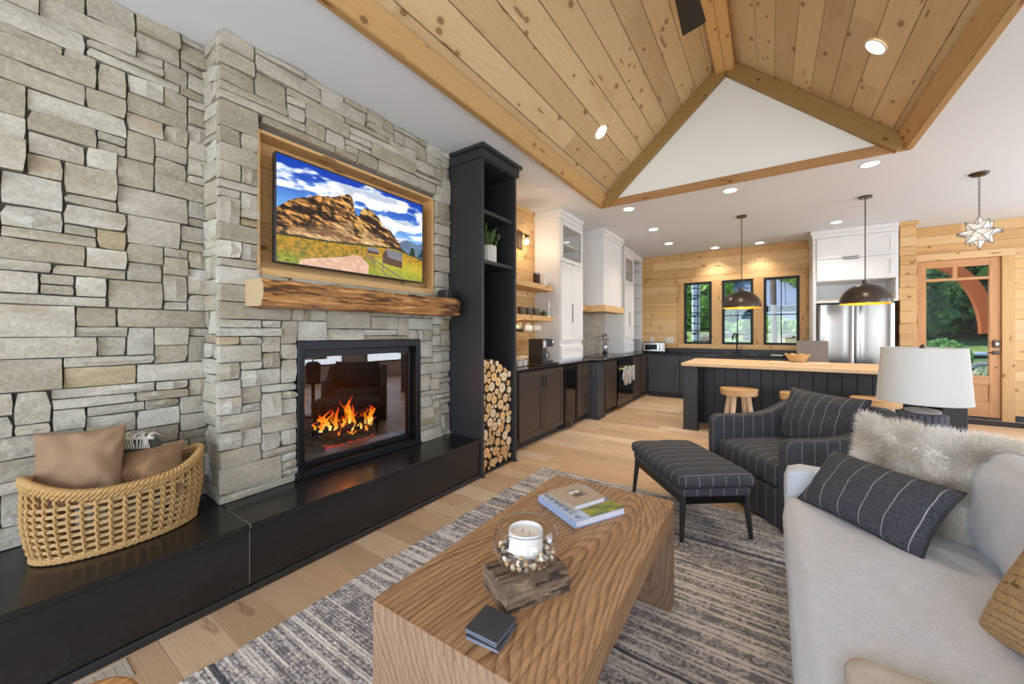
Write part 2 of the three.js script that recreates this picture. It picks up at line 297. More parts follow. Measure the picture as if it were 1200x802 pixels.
// ---------- materials ----------
const M = {
  white: std({ color: 0xe2e0dd, roughness: 0.45 }), ceiling: std({ color: 0xd9dcdf, roughness: 0.9 }), gable: std({ color: 0xf0f4f0, roughness: 0.9 }), plaster: std({ color: 0xdedad4, roughness: 0.9 }),
  mortar: std({ color: 0x6a645c, roughness: 1 }), granite: std({ map: graniteMap, color: 0xffffff, roughness: 0.42, bump: noiseMap, bs: 0.0006 }), graniteTop: std({ map: graniteMap, roughness: 0.24 }),
  joint: std({ color: 0x9a948c }), black: std({ color: 0x2b2b2d, roughness: 0.5 }), blackMetal: std({ color: 0x1b1b1d, roughness: 0.38, metalness: 0.6 }), darkWood: std({ color: 0x29292b, roughness: 0.5, bump: noiseMap, bs: 0.0004 }),
  cabDark: std({ color: 0x40362e, roughness: 0.42 }), cabBlue: std({ color: 0x3a3c40, roughness: 0.45 }), counter: std({ map: graniteMap, color: 0xffffff, roughness: 0.16 }),
  steel: std({ color: 0x8d8781, roughness: 0.2, metalness: 1 }), chrome: std({ color: 0xd8d8d8, roughness: 0.15, metalness: 1 }), bronze: std({ color: 0x564c44, roughness: 0.32, metalness: 0.85 }), gold: std({ color: 0xd8a83c, roughness: 0.45, metalness: 0.6 }),
  glass: phys({ color: 0xffffff, roughness: 0.02, transmission: 1, thickness: 0, ior: 1.5 }), fireGlass: phys({ color: 0xb8b0a8, roughness: 0.01, transmission: 1, thickness: 0, ior: 2.0 }),
  oven: std({ color: 0x0c0c0d, roughness: 0.06 }), fir: std({ map: firMap, roughness: 0.5 }), pineTrim: std({ map: ceilMap2, color: 0xc8b490, roughness: 0.6 }),
  table: std({ map: tableMap, roughness: 0.52 }), tableEnd: std({ map: tableEndMap, color: 0xe0d6cc, roughness: 0.6 }), mantel: std({ map: mantelMap, roughness: 0.55 }), sapwood: std({ color: 0xd8c39a, map: ringMap, roughness: 0.75 }),
  bark: std({ map: barkMap, roughness: 0.95, bump: barkBump, bs: 0.006 }), ring: std({ map: ringMap, roughness: 0.8 }), paleWood: std({ map: mapleMap, color: 0xffffff, roughness: 0.65 }),
  linen: std({ map: linenMap, roughness: 0.95, bump: clothBump, bs: 0.0008 }), beige: std({ map: linenMap, color: 0xf2e4cf, roughness: 0.95, bump: clothBump, bs: 0.0008 }), stripe: std({ map: stripeMap, roughness: 0.95, bump: clothBump, bs: 0.0008 }),
  rug: std({ map: rugMap, roughness: 1, bump: rugBump, bs: 0.008 }), rope: std({ color: 0xb9935c, roughness: 0.8, bump: noiseMap, bs: 0.001 }), ropeLight: std({ color: 0xd0b080, roughness: 0.8 }),
  tan: std({ color: 0x8f7357, roughness: 0.85, bump: noiseMap, bs: 0.001 }), ivory: std({ color: 0xd9d4c8, roughness: 0.9 }), ceramicGrey: std({ color: 0x55565a, roughness: 0.6 }), ceramicTop: std({ color: 0x94928e, roughness: 0.65 }),
  shade: phys({ color: 0xe9e5dd, roughness: 0.95, transmission: 0.25, thickness: 0, bumpMap: clothBump, bumpScale: 0.0006 }), paper: std({ color: 0xe4e4ec, roughness: 0.9 }), wax: std({ color: 0xf4efe6, roughness: 0.5 }),
  tile: std({ map: tileMap, roughness: 0.35 }), grout: std({ color: 0x9a917f, roughness: 0.9 }), leather: std({ color: 0xb08f62, roughness: 0.55, bump: noiseMap, bs: 0.001 }), grass: std({ map: grassMap, roughness: 1 }),
  mittens: std({ color: 0xb4b4b4, roughness: 0.95 }), lime: std({ color: 0xc8d24a, roughness: 0.8 }), rock: std({ map: stoneMap, color: 0xb9b2a6, roughness: 1, bump: stoneBump, bs: 0.02 }), plate: std({ color: 0xdedbd5, roughness: 0.4 }),
  glow: new THREE.MeshStandardMaterial({ color: 0xffffff, emissive: 0xfff4e4, emissiveIntensity: 6, roughness: 0.6 }), char: std({ color: 0x1a1412, roughness: 1, bump: barkBump, bs: 0.01 }), ash: std({ color: 0x4a423a, roughness: 1, bump: noiseMap, bs: 0.01 }),
};
const pineTints = [0xfff8ee, 0xf4e8d6, 0xfaeeda, 0xf0e2cc, 0xf8ecd4].map((h, k) => std({ map: k % 2 ? pineMap2 : pineMap, color: h, roughness: 0.58 }));
const ceilTints = [0xe6dfd2, 0xdcd4c6, 0xe2dacc, 0xd6cdbe, 0xeae4d8].map((h, k) => std({ map: k % 2 ? ceilMap2 : ceilMap, color: h, roughness: 0.58 }));
const oakTints = [0xffffff, 0xf2ebe2, 0xe9dfd2, 0xfaf4ea, 0xe2d6c8, 0xf0e2d2].map((h) => std({ map: oakMap, color: h, roughness: 0.42 }));
const stoneTints = [0xf6f4ee, 0xeeebe4, 0xffffff, 0xe8e4da, 0xf2f0ea, 0xe4dfd4, 0xfaf8f4].map((h) => std({ map: stoneMap, color: h, roughness: 0.95, bump: stoneBump, bs: 0.01 }));
const stoneTan = std({ map: stoneMap, color: 0xf2e4c6, roughness: 0.95, bump: stoneBump, bs: 0.006 });
// ---------- the room: floor ----------
const floor = struct('floor', 'light oak plank floor running across the whole room', 'floor');
mesh('subfloor', bx(-3.05, XR + 0.25, -0.2, -0.014, ZF - 0.25, ZB + 0.25, 0), M.mortar, floor);
{
  const rest = []; let row = 0;
  for (let z = ZB; z > ZF; z -= 0.182, row++) {
    let x = XL - rr(0, 1.4);
    while (x < XR) {
      const L = rr(0.9, 2.1), a = Math.max(x, XL), b = Math.min(x + L, XR); x += L;
      if (b - a < 0.05) continue;
      const zn = Math.max(z - 0.182, ZF);
      const g = bx(a + 0.0006, b - 0.0006, -0.014, 0, z - 0.0006, zn + 0.0006, 0.0012, 'x', rr(0, 2), rr(0, 1));
      if (z > 0.45 || a > 3.5 || (z > -2.5 && a > 0.9)) rest.push(g); else mesh('plank', g, pick(oakTints), floor);
    }
  }
  const r = mesh('plank_field', merge(rest), oakTints[1], floor); r.userData.kind = 'stuff';
}
// ---------- ceiling with the vaulted pine tray ----------
const TX0 = -1.9, TX1 = 1.08, TXM = (TX0 + TX1) / 2, TZ0 = -4.91, TZ1 = 1.3, SLOPE = 0.9, EAVE = 3.04, ANG = Math.atan(SLOPE);
const ceiling = struct('ceiling', 'flat off-white ceiling around a raised pine-boarded vault', 'ceiling');
mesh('ceiling_panel', merge(minus([-3.05, XR + 0.25, ZF - 0.25, ZB + 0.25], [[TX0 + 0.03, TX1 - 0.03, TZ0 - 0.01, TZ1]]).map(([a, b, c, d]) => bx(a, b, CEIL, CEIL + 0.12, c, d, 0))), M.ceiling, ceiling);
const vault = struct('trim_1', 'pine-boarded vault with knotty boards and beams around a raised ceiling', 'vault');
{
  const run = (TXM - TX0) / Math.cos(ANG), NB = 10, w = run / NB;
  for (const s of [1, -1]) {
    for (let k = 0; k < NB; k++) {
      let z = TZ1 - rr(0, 3.0);
      for (let first = true; z > TZ0 || first; first = false) {
        const L = rr(2.4, 4.4), z1 = first ? TZ1 : z, z0 = Math.max(first ? z : z - L, TZ0); if (!first) z -= L;
        if (z1 - z0 < 0.05) continue;
        const m = mesh('board', cb(w - 0.004, 0.02, z1 - z0 - 0.001, 0.004, 'z', rr(0, 2.4), rr(0, 1.2)), pick(ceilTints), vault);
        const d = (k + 0.5) * w; m.rotation.z = s * ANG;
        m.position.set(s > 0 ? TX0 + d * Math.cos(ANG) : TX1 - d * Math.cos(ANG), EAVE + d * Math.sin(ANG), (z0 + z1) / 2); m.translateY(0.01);
      }
    }
    // roof deck above the boards keeps the sky out
    const deck = mesh('roof_deck', cb(run - 0.02, 0.08, TZ1 - TZ0 + 0.2, 0), M.mortar, vault);
    deck.rotation.z = s * ANG; deck.position.set(s > 0 ? (TX0 + TXM) / 2 : (TX1 + TXM) / 2, EAVE + run / 2 * Math.sin(ANG), (TZ0 + TZ1) / 2); deck.translateY(0.08);
    // eave trim boards: flat casing and inner fillet
    const x = s > 0 ? TX0 : TX1;
    mesh('casing', bx(x, x + s * 0.055, CEIL - 0.018, CEIL + 0.08, TZ0 - 0.02, TZ1, 0.004, 'z', rr(0, 2)), M.pineTrim, vault);
    const f = mesh('fillet', cb(0.02, 0.14, TZ1 - TZ0, 0.003, 'z', rr(0, 2)), tinted(M.pineTrim, 0xd8c49c), vault); f.position.set(x + s * 0.078, CEIL + 0.055, (TZ0 + TZ1) / 2); f.rotation.z = -s * 0.5;
    // rafter beam against the gable
    const R = run - 0.02, rb = mesh('rafter', cb(R, 0.14, 0.075, 0.005, 'x', rr(0, 2), rr(0, 1)), tinted(M.pineTrim, 0xb0a074), vault);
    rb.rotation.z = s * ANG; rb.position.set(s > 0 ? TX0 + (run / 2) * Math.cos(ANG) : TX1 - (run / 2) * Math.cos(ANG), EAVE + run / 2 * Math.sin(ANG), TZ0 + 0.038); rb.translateY(-0.07); rb.translateX(s * 0.03);
  }
  for (const k of [0, 1]) mesh('ridge_beam', bx(TXM - 0.095 + k * 0.096, TXM - 0.001 + k * 0.096, 4.215, 4.4, TZ0 + 0.06, TZ1, 0.003, 'z', rr(0, 2), rr(0, 1)), tinted(M.pineTrim, 0xf4dcae), vault);
  mesh('gable_sill', bx(TX0 + 0.02, TX1 - 0.02, CEIL - 0.018, 3.072, TZ0 - 0.02, TZ0 + 0.02, 0.004, 'x', 0.4, 0.2), tinted(M.pineTrim, 0xc4a988), vault);
  const tri = new THREE.Shape([[TX0 - 0.1, CEIL + 0.01], [TX1 + 0.1, CEIL + 0.01], [TXM, CEIL + 0.04 + (TX1 + 0.1 - TXM) * SLOPE]].map(([x, y]) => new THREE.Vector2(x, y)));
  for (const z of [TZ0 - 0.1, TZ1]) mesh('gable', new THREE.ExtrudeGeometry(tri, { depth: 0.1, bevelEnabled: false }).translate(0, 0, z), M.gable, vault);
}
// ---------- walls ----------
const FPZ0 = -2.285, FPZ1 = -1.25, FPY1 = 1.25, NZ0 = -2.48, NZ1 = -1.03, NY0 = 1.655, NY1 = 2.535, CZ0 = -2.665, CZ1 = -0.83;
const wallLeft = struct('wall_left', 'grey stacked ledgestone wall beside the fireplace', 'wall');
mesh('wall_core', merge(minus([ZF - 0.25, ZB + 0.25, -0.2, CEIL + 0.12], [[FPZ0, FPZ1, HY, FPY1]]).map(([a, b, c, d]) => bx(-3.05, -2.80, c, d, a, b, 0))), M.mortar, wallLeft);
const chimney = struct('wall_chimney', 'grey stacked ledgestone chimney breast around the fireplace', 'chimney');
mesh('chimney_core', merge(minus([CZ0, CZ1 - 0.055, HY + 0.001, CEIL], [[FPZ0, FPZ1, HY, FPY1], [NZ0, NZ1, NY0, NY1]]).map(([a, b, c, d]) => bx(-2.80, -2.56, c, d, a, b, 0))), M.mortar, chimney);
function stoneGeo(w, h, d) {
  const nx = clamp(Math.round(w / 0.075), 2, 6), ny = clamp(Math.round(h / 0.06), 2, 3), P = [], I = [], s = rr(0, 99), tilt = rr(-0.012, 0.012), tilt2 = rr(-0.008, 0.008), U = [];
  const gap = rr(0.0008, 0.0024), jx = [rr(0, 0.005), rr(0, 0.005)], id = (i, j) => j * (nx + 1) + i, knock = [0, 1, 2, 3].map(() => rnd() < 0.14 ? rr(0.003, 0.012) : rr(0, 0.002));
  for (let j = 0; j <= ny; j++) for (let i = 0; i <= nx; i++) {
    const u = i / nx, v = j / ny, edge = i === 0 || j === 0 || i === nx || j === ny;
    let x = gap + u * (w - 2 * gap) + (u < 0.5 ? jx[0] : -jx[1]) * Math.abs(v - 0.5) * 1.2, y = gap + v * (h - 2 * gap);
    if (edge) { const e = 0.006 * n3(x * 16 + s, y * 30, s); if (i === 0 || i === nx) x += (i ? -1 : 1) * Math.abs(e) * 1.1; if (j === 0 || j === ny) y += (j ? -1 : 1) * Math.abs(e); }
    const z = d * (edge ? 0.84 : 1) + (edge ? 0.008 : 0.022) * n3(x * 13 + s, y * 19 + s, s) + tilt * (u - 0.5) * 2 + tilt2 * (v - 0.5) * 2;
    if ((i === 0 || i === nx) && (j === 0 || j === ny)) { const k = knock[(i ? 1 : 0) + (j ? 2 : 0)]; x += (i ? -1 : 1) * k; y += (j ? -1 : 1) * k * 0.5; }
    P.push(x, y, z);
  }
  for (let j = 0; j < ny; j++) for (let i = 0; i < nx; i++) { const a = id(i, j), b = id(i + 1, j), c = id(i, j + 1), e = id(i + 1, j + 1); if ((i + j) % 2) I.push(a, b, e, a, e, c); else I.push(a, b, c, b, e, c); }
  const ring = []; for (let i = 0; i < nx; i++) ring.push(id(i, 0)); for (let j = 0; j < ny; j++) ring.push(id(nx, j)); for (let i = nx; i > 0; i--) ring.push(id(i, ny)); for (let j = ny; j > 0; j--) ring.push(id(0, j));
  const base = P.length / 3; for (const q of ring) P.push(P[q * 3], P[q * 3 + 1], -0.004);
  ring.forEach((q, k) => { const n = (k + 1) % ring.length; I.push(base + k, base + n, ring[n], base + k, ring[n], q); });
  const g = new THREE.BufferGeometry(); g.setAttribute('position', new THREE.Float32BufferAttribute(P, 3)); g.setIndex(I);
  const f = g.toNonIndexed(); f.computeVertexNormals(); return uvm(toCreasedNormals(f, 0.4), '', rr(0, 1.2), rr(0, 1.2));
}
function packStones(W, H, holes, uh = 0.0495, ul = 0.036) {
  const rows = Math.round(H / uh), cols = Math.round(W / ul), occ = Array.from({ length: rows }, () => new Uint8Array(cols)), end = Array.from({ length: rows + 1 }, () => new Uint8Array(cols + 1)), out = []; uh = H / rows; ul = W / cols;
  for (const h of holes) for (let r = 0; r < rows; r++) for (let c = 0; c < cols; c++) { const x = (c + 0.5) * ul, y = (r + 0.5) * uh; if (x > h[0] && x < h[1] && y > h[2] && y < h[3]) occ[r][c] = 1; }
  for (let r = 0; r < rows; r++) for (let c = 0; c < cols; c++) {
    if (occ[r][c]) continue;
    let h = pick([1, 1, 2, 2, 2, 2, 3]); h = Math.min(h, rows - r);
    const free = (hh) => { let n = 0; while (c + n < cols && n < 17) { for (let k = 0; k < hh; k++) if (occ[r + k][c + n]) return n; n++; } return n; };
    while (h > 1 && (free(h) < 3 || free(h) < free(1) * 0.5 && rnd() < 0.6)) h--;
    let mx = free(h), L = Math.min(mx, h === 1 ? 5 + Math.floor(rnd() * 9) : 4 + Math.floor(rnd() * 9)); if (mx - L > 0 && mx - L < 3) L = mx <= 14 ? mx : L - 3;
    for (const d of [0, 2, -2, 3, -3]) { const t = L + d; if (t >= 3 && t <= mx && (mx - t === 0 || mx - t >= 3) && !(r && end[r - 1][c + t])) { L = t; break; } }
    for (let k = 0; k < h; k++) { end[r + k][c + L] = 1; for (let q = 0; q < L; q++) occ[r + k][c + q] = 1; }
    out.push([c * ul, (c + L) * ul, r * uh, (r + h) * uh]);
  }
  return out.flatMap((q) => minus(q, holes)).filter((q) => q[1] - q[0] > 0.02 && q[3] - q[2] > 0.018);
}
function layStones(parent, W, H, holes, place, turn, depth) {
  for (const [a0, a1, b0, b1] of packStones(W, H, holes)) {
    const m = mesh('stone', stoneGeo(a1 - a0, b1 - b0, depth + rr(-0.012, 0.012)), rnd() < 0.014 ? stoneTan : pick(stoneTints), parent);
    m.position.set(...place(a0, b0)); m.rotation.y = turn;
  }
}
seed = 777;
layStones(wallLeft, 2.045, CEIL - HY, [], (a, b) => [-2.80, HY + 0.001 + b, 1.17 - a], Math.PI / 2, 0.042);
layStones(chimney, CZ1 - CZ0, CEIL - HY, [[CZ1 - FPZ1, CZ1 - FPZ0, 0, FPY1 - HY], [CZ1 - NZ1, CZ1 - NZ0, NY0 - HY, NY1 - HY]], (a, b) => [-2.56, HY + 0.001 + b, CZ1 - a], Math.PI / 2, 0.055);
{ // return of the chimney breast, stones of the same courses turning the corner
  let y = HY + 0.001; while (y < CEIL - 0.01) { let h = pick([0.05, 0.09, 0.09, 0.11, 0.135]); if (CEIL - y - h < 0.05) h = CEIL - y; const cut = rnd() < 0.35 ? rr(0.07, 0.12) : 0;
    for (const [a, b] of cut ? [[0, cut], [cut, 0.197]] : [[0, 0.197]]) { const m = mesh('stone', stoneGeo(b - a, h, 0.048 + rr(-0.005, 0.005)), pick(stoneTints), chimney); m.position.set(-2.755 + a, y, CZ1 - 0.052); } y += h; }
}
// pine lining of the television niche
{
  const t = struct('trim_2', 'pine boards lining the television niche in the stone chimney', 'niche lining');
  const n = 5, h = (NY1 - NY0) / n;
  for (let k = 0; k < n; k++) mesh('board', bx(-2.70, -2.672, NY0 + k * h + 0.001, NY0 + (k + 1) * h - 0.001, NZ0, NZ1, 0.003, 'z', rr(0, 2), rr(0, 1)), pick(pineTints), t);
  for (const [a, b, c, d] of [[NZ0 - 0.002, NZ0 + 0.02, NY0, NY1], [NZ1 - 0.02, NZ1 + 0.002, NY0, NY1]]) mesh('jamb', bx(-2.672, -2.543, c, d, a, b, 0.003, 'y', rr(0, 2)), pick(pineTints), t);
  mesh('head', bx(-2.672, -2.543, NY1 - 0.02, NY1, NZ0 + 0.02, NZ1 - 0.02, 0.003, 'z', 1), pineTints[2], t);
  mesh('sill', bx(-2.672, -2.54, NY0, NY0 + 0.045, NZ0 + 0.02, NZ1 - 0.02, 0.003, 'z', 0.3), pineTints[4], t);
}
function plankWall(parent, a0, a1, b0, b1, holes, rowH, make) { // make(a0,a1,b0,b1) -> geometry, planks run along a
  let y = b0; while (y < b1 - 0.01) {
    const y1 = Math.min(y + rowH, b1); let x = a0 - rr(0, 1.5);
    while (x < a1) { const L = rr(1.2, 2.8), p = Math.max(x, a0), q = Math.min(x + L, a1); x += L; if (q - p < 0.03) continue;
      for (const r of minus([p, q, y, y1], holes)) if (r[1] - r[0] > 0.012 && r[3] - r[2] > 0.012) mesh('plank', make(r[0] + 0.0005, r[1] - 0.0005, r[2] + 0.0012, r[3] - 0.0012), pick(pineTints), parent); }
    y = y1;
  }
}
// kitchen left wall: pine planks above the counter
const kitchenLeft = struct('wall_kitchen', 'knotty pine plank wall behind the coffee counter', 'wall');
plankWall(kitchenLeft, -4.7, -3.2, 0.9, CEIL, [], 0.178, (a, b, c, d) => bx(-2.80, XL, c, d, a, b, 0.003, 'z', rr(0, 2.4), rr(0, 1.2)));
mesh('wall_panel', bx(-2.80, -2.765, 0, CEIL, ZF, -4.7, 0), M.white, kitchenLeft);
// far wall with three windows and the door
const WINS = [[-1.51, -0.985], [-0.80, -0.265], [-0.095, 0.455]], WY0 = 1.08, WY1 = 2.37, DX0 = 1.965, DX1 = 2.85, DY1 = 2.45;
const holesFar = [...WINS.map(([a, b]) => [a, b, WY0, WY1]), [DX0, DX1, -0.2, DY1]];
const wallFar = struct('wall_far', 'honey pine plank wall with three black windows and the garden door', 'wall');
mesh('wall_core', merge(minus([-3.05, XR + 0.25, -0.2, CEIL + 0.12], holesFar).map(([a, b, c, d]) => bx(a, b, c, d, ZF - 0.2, ZF - 0.03, 0))), M.plaster, wallFar);
plankWall(wallFar, XL, 0.62, 0.9, CEIL, holesFar, 0.178, (a, b, c, d) => bx(a, b, c, d, ZF - 0.03, ZF, 0.003, 'x', rr(0, 2.4), rr(0, 1.2)));
plankWall(wallFar, 1.55, XR, 0, CEIL, holesFar, 0.15, (a, b, c, d) => bx(a, b, c, d, ZF - 0.03, ZF, 0.003, 'x', rr(0, 2.4), rr(0, 1.2)));
// wing wall of stacked squared logs between the refrigerator and the door
{
  const w = struct('wall_wing', 'stack of squared pine log ends between refrigerator and garden door', 'wall'); let y = 0;
  while (y < CEIL - 0.01) { const h = Math.min(rr(0.13, 0.19), CEIL - y), o = rr(0, 0.01); mesh('log_end', bx(1.64 + o, 1.815 + o, y + 0.001, y + h - 0.001, ZF + 0.001, -8.13 + rr(-0.012, 0.004), 0.006, 'x', rr(0, 2), rr(0, 1)), pick(pineTints), w); y += h; }
  mesh('log_cap', bx(1.632, 1.85, CEIL - 0.05, CEIL - 0.001, ZF + 0.001, -8.11, 0.006, 'x', 1), pineTints[1], w);
}
// right and back walls, with the windows the daylight comes through
const wallRight = struct('wall_right', 'pale plaster wall with large windows', 'wall', merge(minus([ZF - 0.25, ZB + 0.25, -0.2, CEIL + 0.12], RIGHT_WINDOWS.map(([z, w]) => [z - w / 2, z + w / 2, WIN_Y0, WIN_Y1])).map(([a, b, c, d]) => bx(XR, XR + 0.25, c, d, a, b, 0))), M.plaster);
const wallBack = struct('wall_back', 'pale plaster wall with windows opposite the kitchen', 'wall', merge(minus([-3.05, XR + 0.25, -0.2, CEIL + 0.12], BACK_WINDOWS.map(([x, w]) => [x - w / 2, x + w / 2, WIN_Y0, WIN_Y1])).map(([a, b, c, d]) => bx(a, b, c, d, ZB, ZB + 0.25, 0))), M.plaster);
let winNo = 0; const frameMat = std({ color: 0x101010, roughness: 0.55 });
function windowAt(a0, a1, y0, y1, put, label, cross, fr = 0.045) { // built in the xy plane facing +z, then put()
  const g = struct('window_' + ++winNo, label, 'window'); put(g);
  mesh('frame', merge([bx(a0, a0 + fr, y0, y1, -0.05, 0.03), bx(a1 - fr, a1, y0, y1, -0.05, 0.03), bx(a0 + fr, a1 - fr, y0, y0 + fr, -0.05, 0.03), bx(a0 + fr, a1 - fr, y1 - fr, y1, -0.05, 0.03)]), frameMat, g);
  const m = (a0 + a1) / 2, c = mix(y0, y1, cross);
  mesh('muntin', bx(m - 0.008, m + 0.008, y0 + fr, y1 - fr, -0.03, 0.0), M.black, g);
  mesh('muntin', merge([bx(a0 + fr, m - 0.008, c - 0.008, c + 0.008, -0.03, 0.0), bx(m + 0.008, a1 - fr, c - 0.008, c + 0.008, -0.03, 0.0)]), M.black, g);
  for (const [p, q] of [[a0 + fr, m - 0.008], [m + 0.008, a1 - fr]]) for (const [r, s] of [[y0 + fr, c - 0.008], [c + 0.008, y1 - fr]]) mesh('pane', new THREE.PlaneGeometry(q - p, s - r).translate((p + q) / 2, (r + s) / 2, -0.015), M.glass, g);
  return g;
}
const winLabels = ['black framed window over the counter showing birch trunks', 'black framed window behind the faucet and dome pendant', 'black framed window beside the refrigerator showing a shed roof'];
WINS.forEach(([a, b], k) => windowAt(a, b, WY0, WY1, (g) => g.position.set(0, 0, ZF - 0.02), winLabels[k], 0.45));
for (const [z, w] of RIGHT_WINDOWS) windowAt(-w / 2, w / 2, WIN_Y0, WIN_Y1, (g) => { g.position.set(XR + 0.06, 0, z); g.rotation.y = -Math.PI / 2; }, 'large window in the pale right wall', 0.6, 0.05);
for (const [x, w] of BACK_WINDOWS) windowAt(-w / 2, w / 2, WIN_Y0, WIN_Y1, (g) => { g.position.set(x, 0, ZB + 0.06); g.rotation.y = Math.PI; }, 'large window in the back wall', 0.6, 0.05);
{ // window and door casings
  const t = struct('trim_3', 'pine casing boards around the three kitchen windows', 'trim'), z0 = ZF + 0.0005, z1 = ZF + 0.018, c = pineTints[2];
  mesh('head_casing', bx(-1.62, 0.555, WY1, WY1 + 0.09, z0, z1, 0.003, 'x', 0.2), c, t); mesh('sill_casing', bx(-1.62, 0.555, WY0 - 0.085, WY0, z0, z1, 0.003, 'x', 1.2), c, t);
  for (const [a, b] of [[-1.62, -1.512], [-0.983, -0.802], [-0.263, -0.097], [0.457, 0.555]]) mesh('side_casing', bx(a, b, WY0, WY1, z0, z1, 0.003, 'y', rr(0, 2), rr(0, 1)), pick(pineTints), t);
  const d = struct('trim_4', 'pine casing boards around the garden door', 'trim');
  mesh('head_casing', bx(1.86, 2.975, DY1, DY1 + 0.11, z0, z1 + 0.006, 0.003, 'x', 0.9), pineTints[0], d);
  for (const [a, b] of [[1.86, DX0], [DX1, 2.975]]) mesh('side_casing', bx(a, b, 0, DY1, z0, z1 + 0.004, 0.003, 'y', rr(0, 2), 0.5), pineTints[3], d);
  mesh('threshold', bx(DX0, DX1, 0, 0.03, ZF - 0.19, ZF + 0.03), M.black, d);
  const k = struct('trim_5', 'pine crown strip along the top of the coffee nook wall', 'trim'); mesh('crown', bx(XL, XL + 0.02, CEIL - 0.06, CEIL, -4.64, -3.24, 0.003, 'z'), pineTints[2], k);
  const b = struct('baseboard_far', 'dark baseboard under the pine planks beside the door', 'baseboard'); mesh('board', bx(2.98, XR, 0, 0.09, ZF + 0.0005, ZF + 0.016), M.black, b);
}
{ // garden door
  const d = struct('door_1', 'fir garden door with a large glass light and two small lights above', 'door'); d.position.set(0, 0, ZF - 0.03);
  const gx0 = 2.075, gx1 = 2.735, gy0 = 0.66, gy1 = 2.335, bar = 2.145, mx = 2.385, th = [-0.025, 0.025];
  const P = (n, a, b, c, e, gr) => mesh(n, bx(a, b, c, e, ...th, 0.003, gr, rr(0, 1), rr(0, 0.5)), M.fir, d);
  P('stile', DX0 + 0.003, gx0, 0.035, DY1 - 0.003, 'y'); P('stile', gx1, DX1 - 0.003, 0.035, DY1 - 0.003, 'y'); P('top_rail', gx0, gx1, gy1, DY1 - 0.003, 'x'); P('lock_rail', gx0, gx1, gy0 - 0.14, gy0, 'x'); P('bottom_rail', gx0, gx1, 0.035, 0.26, 'x');
  P('glazing_bar', gx0, gx1, bar - 0.02, bar + 0.02, 'x'); P('glazing_bar', mx - 0.025, mx + 0.025, bar + 0.02, gy1, 'y');
  mesh('panel', bx(gx0, gx1, 0.26, gy0 - 0.14, -0.012, 0.012, 0.004, 'y', 0.3), M.fir, d);
  for (const [a, b, c, e] of [[gx0, gx1, gy0, bar - 0.02], [gx0, mx - 0.025, bar + 0.02, gy1], [mx + 0.025, gx1, bar + 0.02, gy1]]) mesh('pane', new THREE.PlaneGeometry(b - a, e - c).translate((a + b) / 2, (c + e) / 2, 0), M.glass, d);
  const kp = mesh('keypad_lock', bx(2.765, 2.83, 1.09, 1.2, 0.0255, 0.055, 0.008), M.bronze, d); mesh('turn_button', cyl(0.016, 0.016, 0.014, 16).rotateX(Math.PI / 2).translate(2.80, 1.145, 0.062), M.chrome, kp);
  const lv = mesh('lever_plate', bx(2.76, 2.835, 0.985, 1.04, 0.0255, 0.04, 0.006), M.bronze, d); mesh('lever', bx(2.70, 2.80, 1.004, 1.02, 0.05, 0.066, 0.006), M.bronze, lv); mesh('catch', bx(2.79, 2.81, 0.78, 0.80, 0.0255, 0.034), M.bronze, d);
  for (const y of [0.4, 1.45, 2.25]) mesh('hinge', bx(DX0 - 0.004, DX0 + 0.012, y, y + 0.1, 0.0255, 0.036), M.bronze, d);
}
// ---------- fireplace wall ----------
{
  const h = thing('hearth', 'long black stone hearth bench running under the fireplace and basket', 'hearth');
  const z0 = -2.67, z1 = 1.4, zs = -0.84, x0 = -2.795;
  for (const [a, b, o] of [[z0, zs - 0.0009, 0.1], [zs + 0.0009, z1, 1.4]]) {
    mesh('slab', bx(x0, HX, HY - 0.03, HY, a, b, 0.004, 'z', o, o), M.graniteTop, h);
    mesh('front_panel', bx(HX - 0.04, HX - 0.012, 0.042, HY - 0.031, a, b, 0.002, 'z', o + 0.7, 0.3), M.granite, h);
  }
  mesh('joint', bx(HX - 0.3, HX - 0.001, HY - 0.02, HY - 0.0005, zs - 0.0008, zs + 0.0008, 0), M.joint, h); mesh('joint', bx(HX - 0.03, HX - 0.0125, 0.045, HY - 0.032, zs - 0.0008, zs + 0.0008, 0), M.joint, h);
  mesh('base_strip', bx(HX - 0.05, HX - 0.004, 0, 0.036, z0, z1, 0.003, 'z'), M.black, h); mesh('core', bx(x0, HX - 0.05, 0, HY - 0.031, z0, z1, 0), M.mortar, h);
}
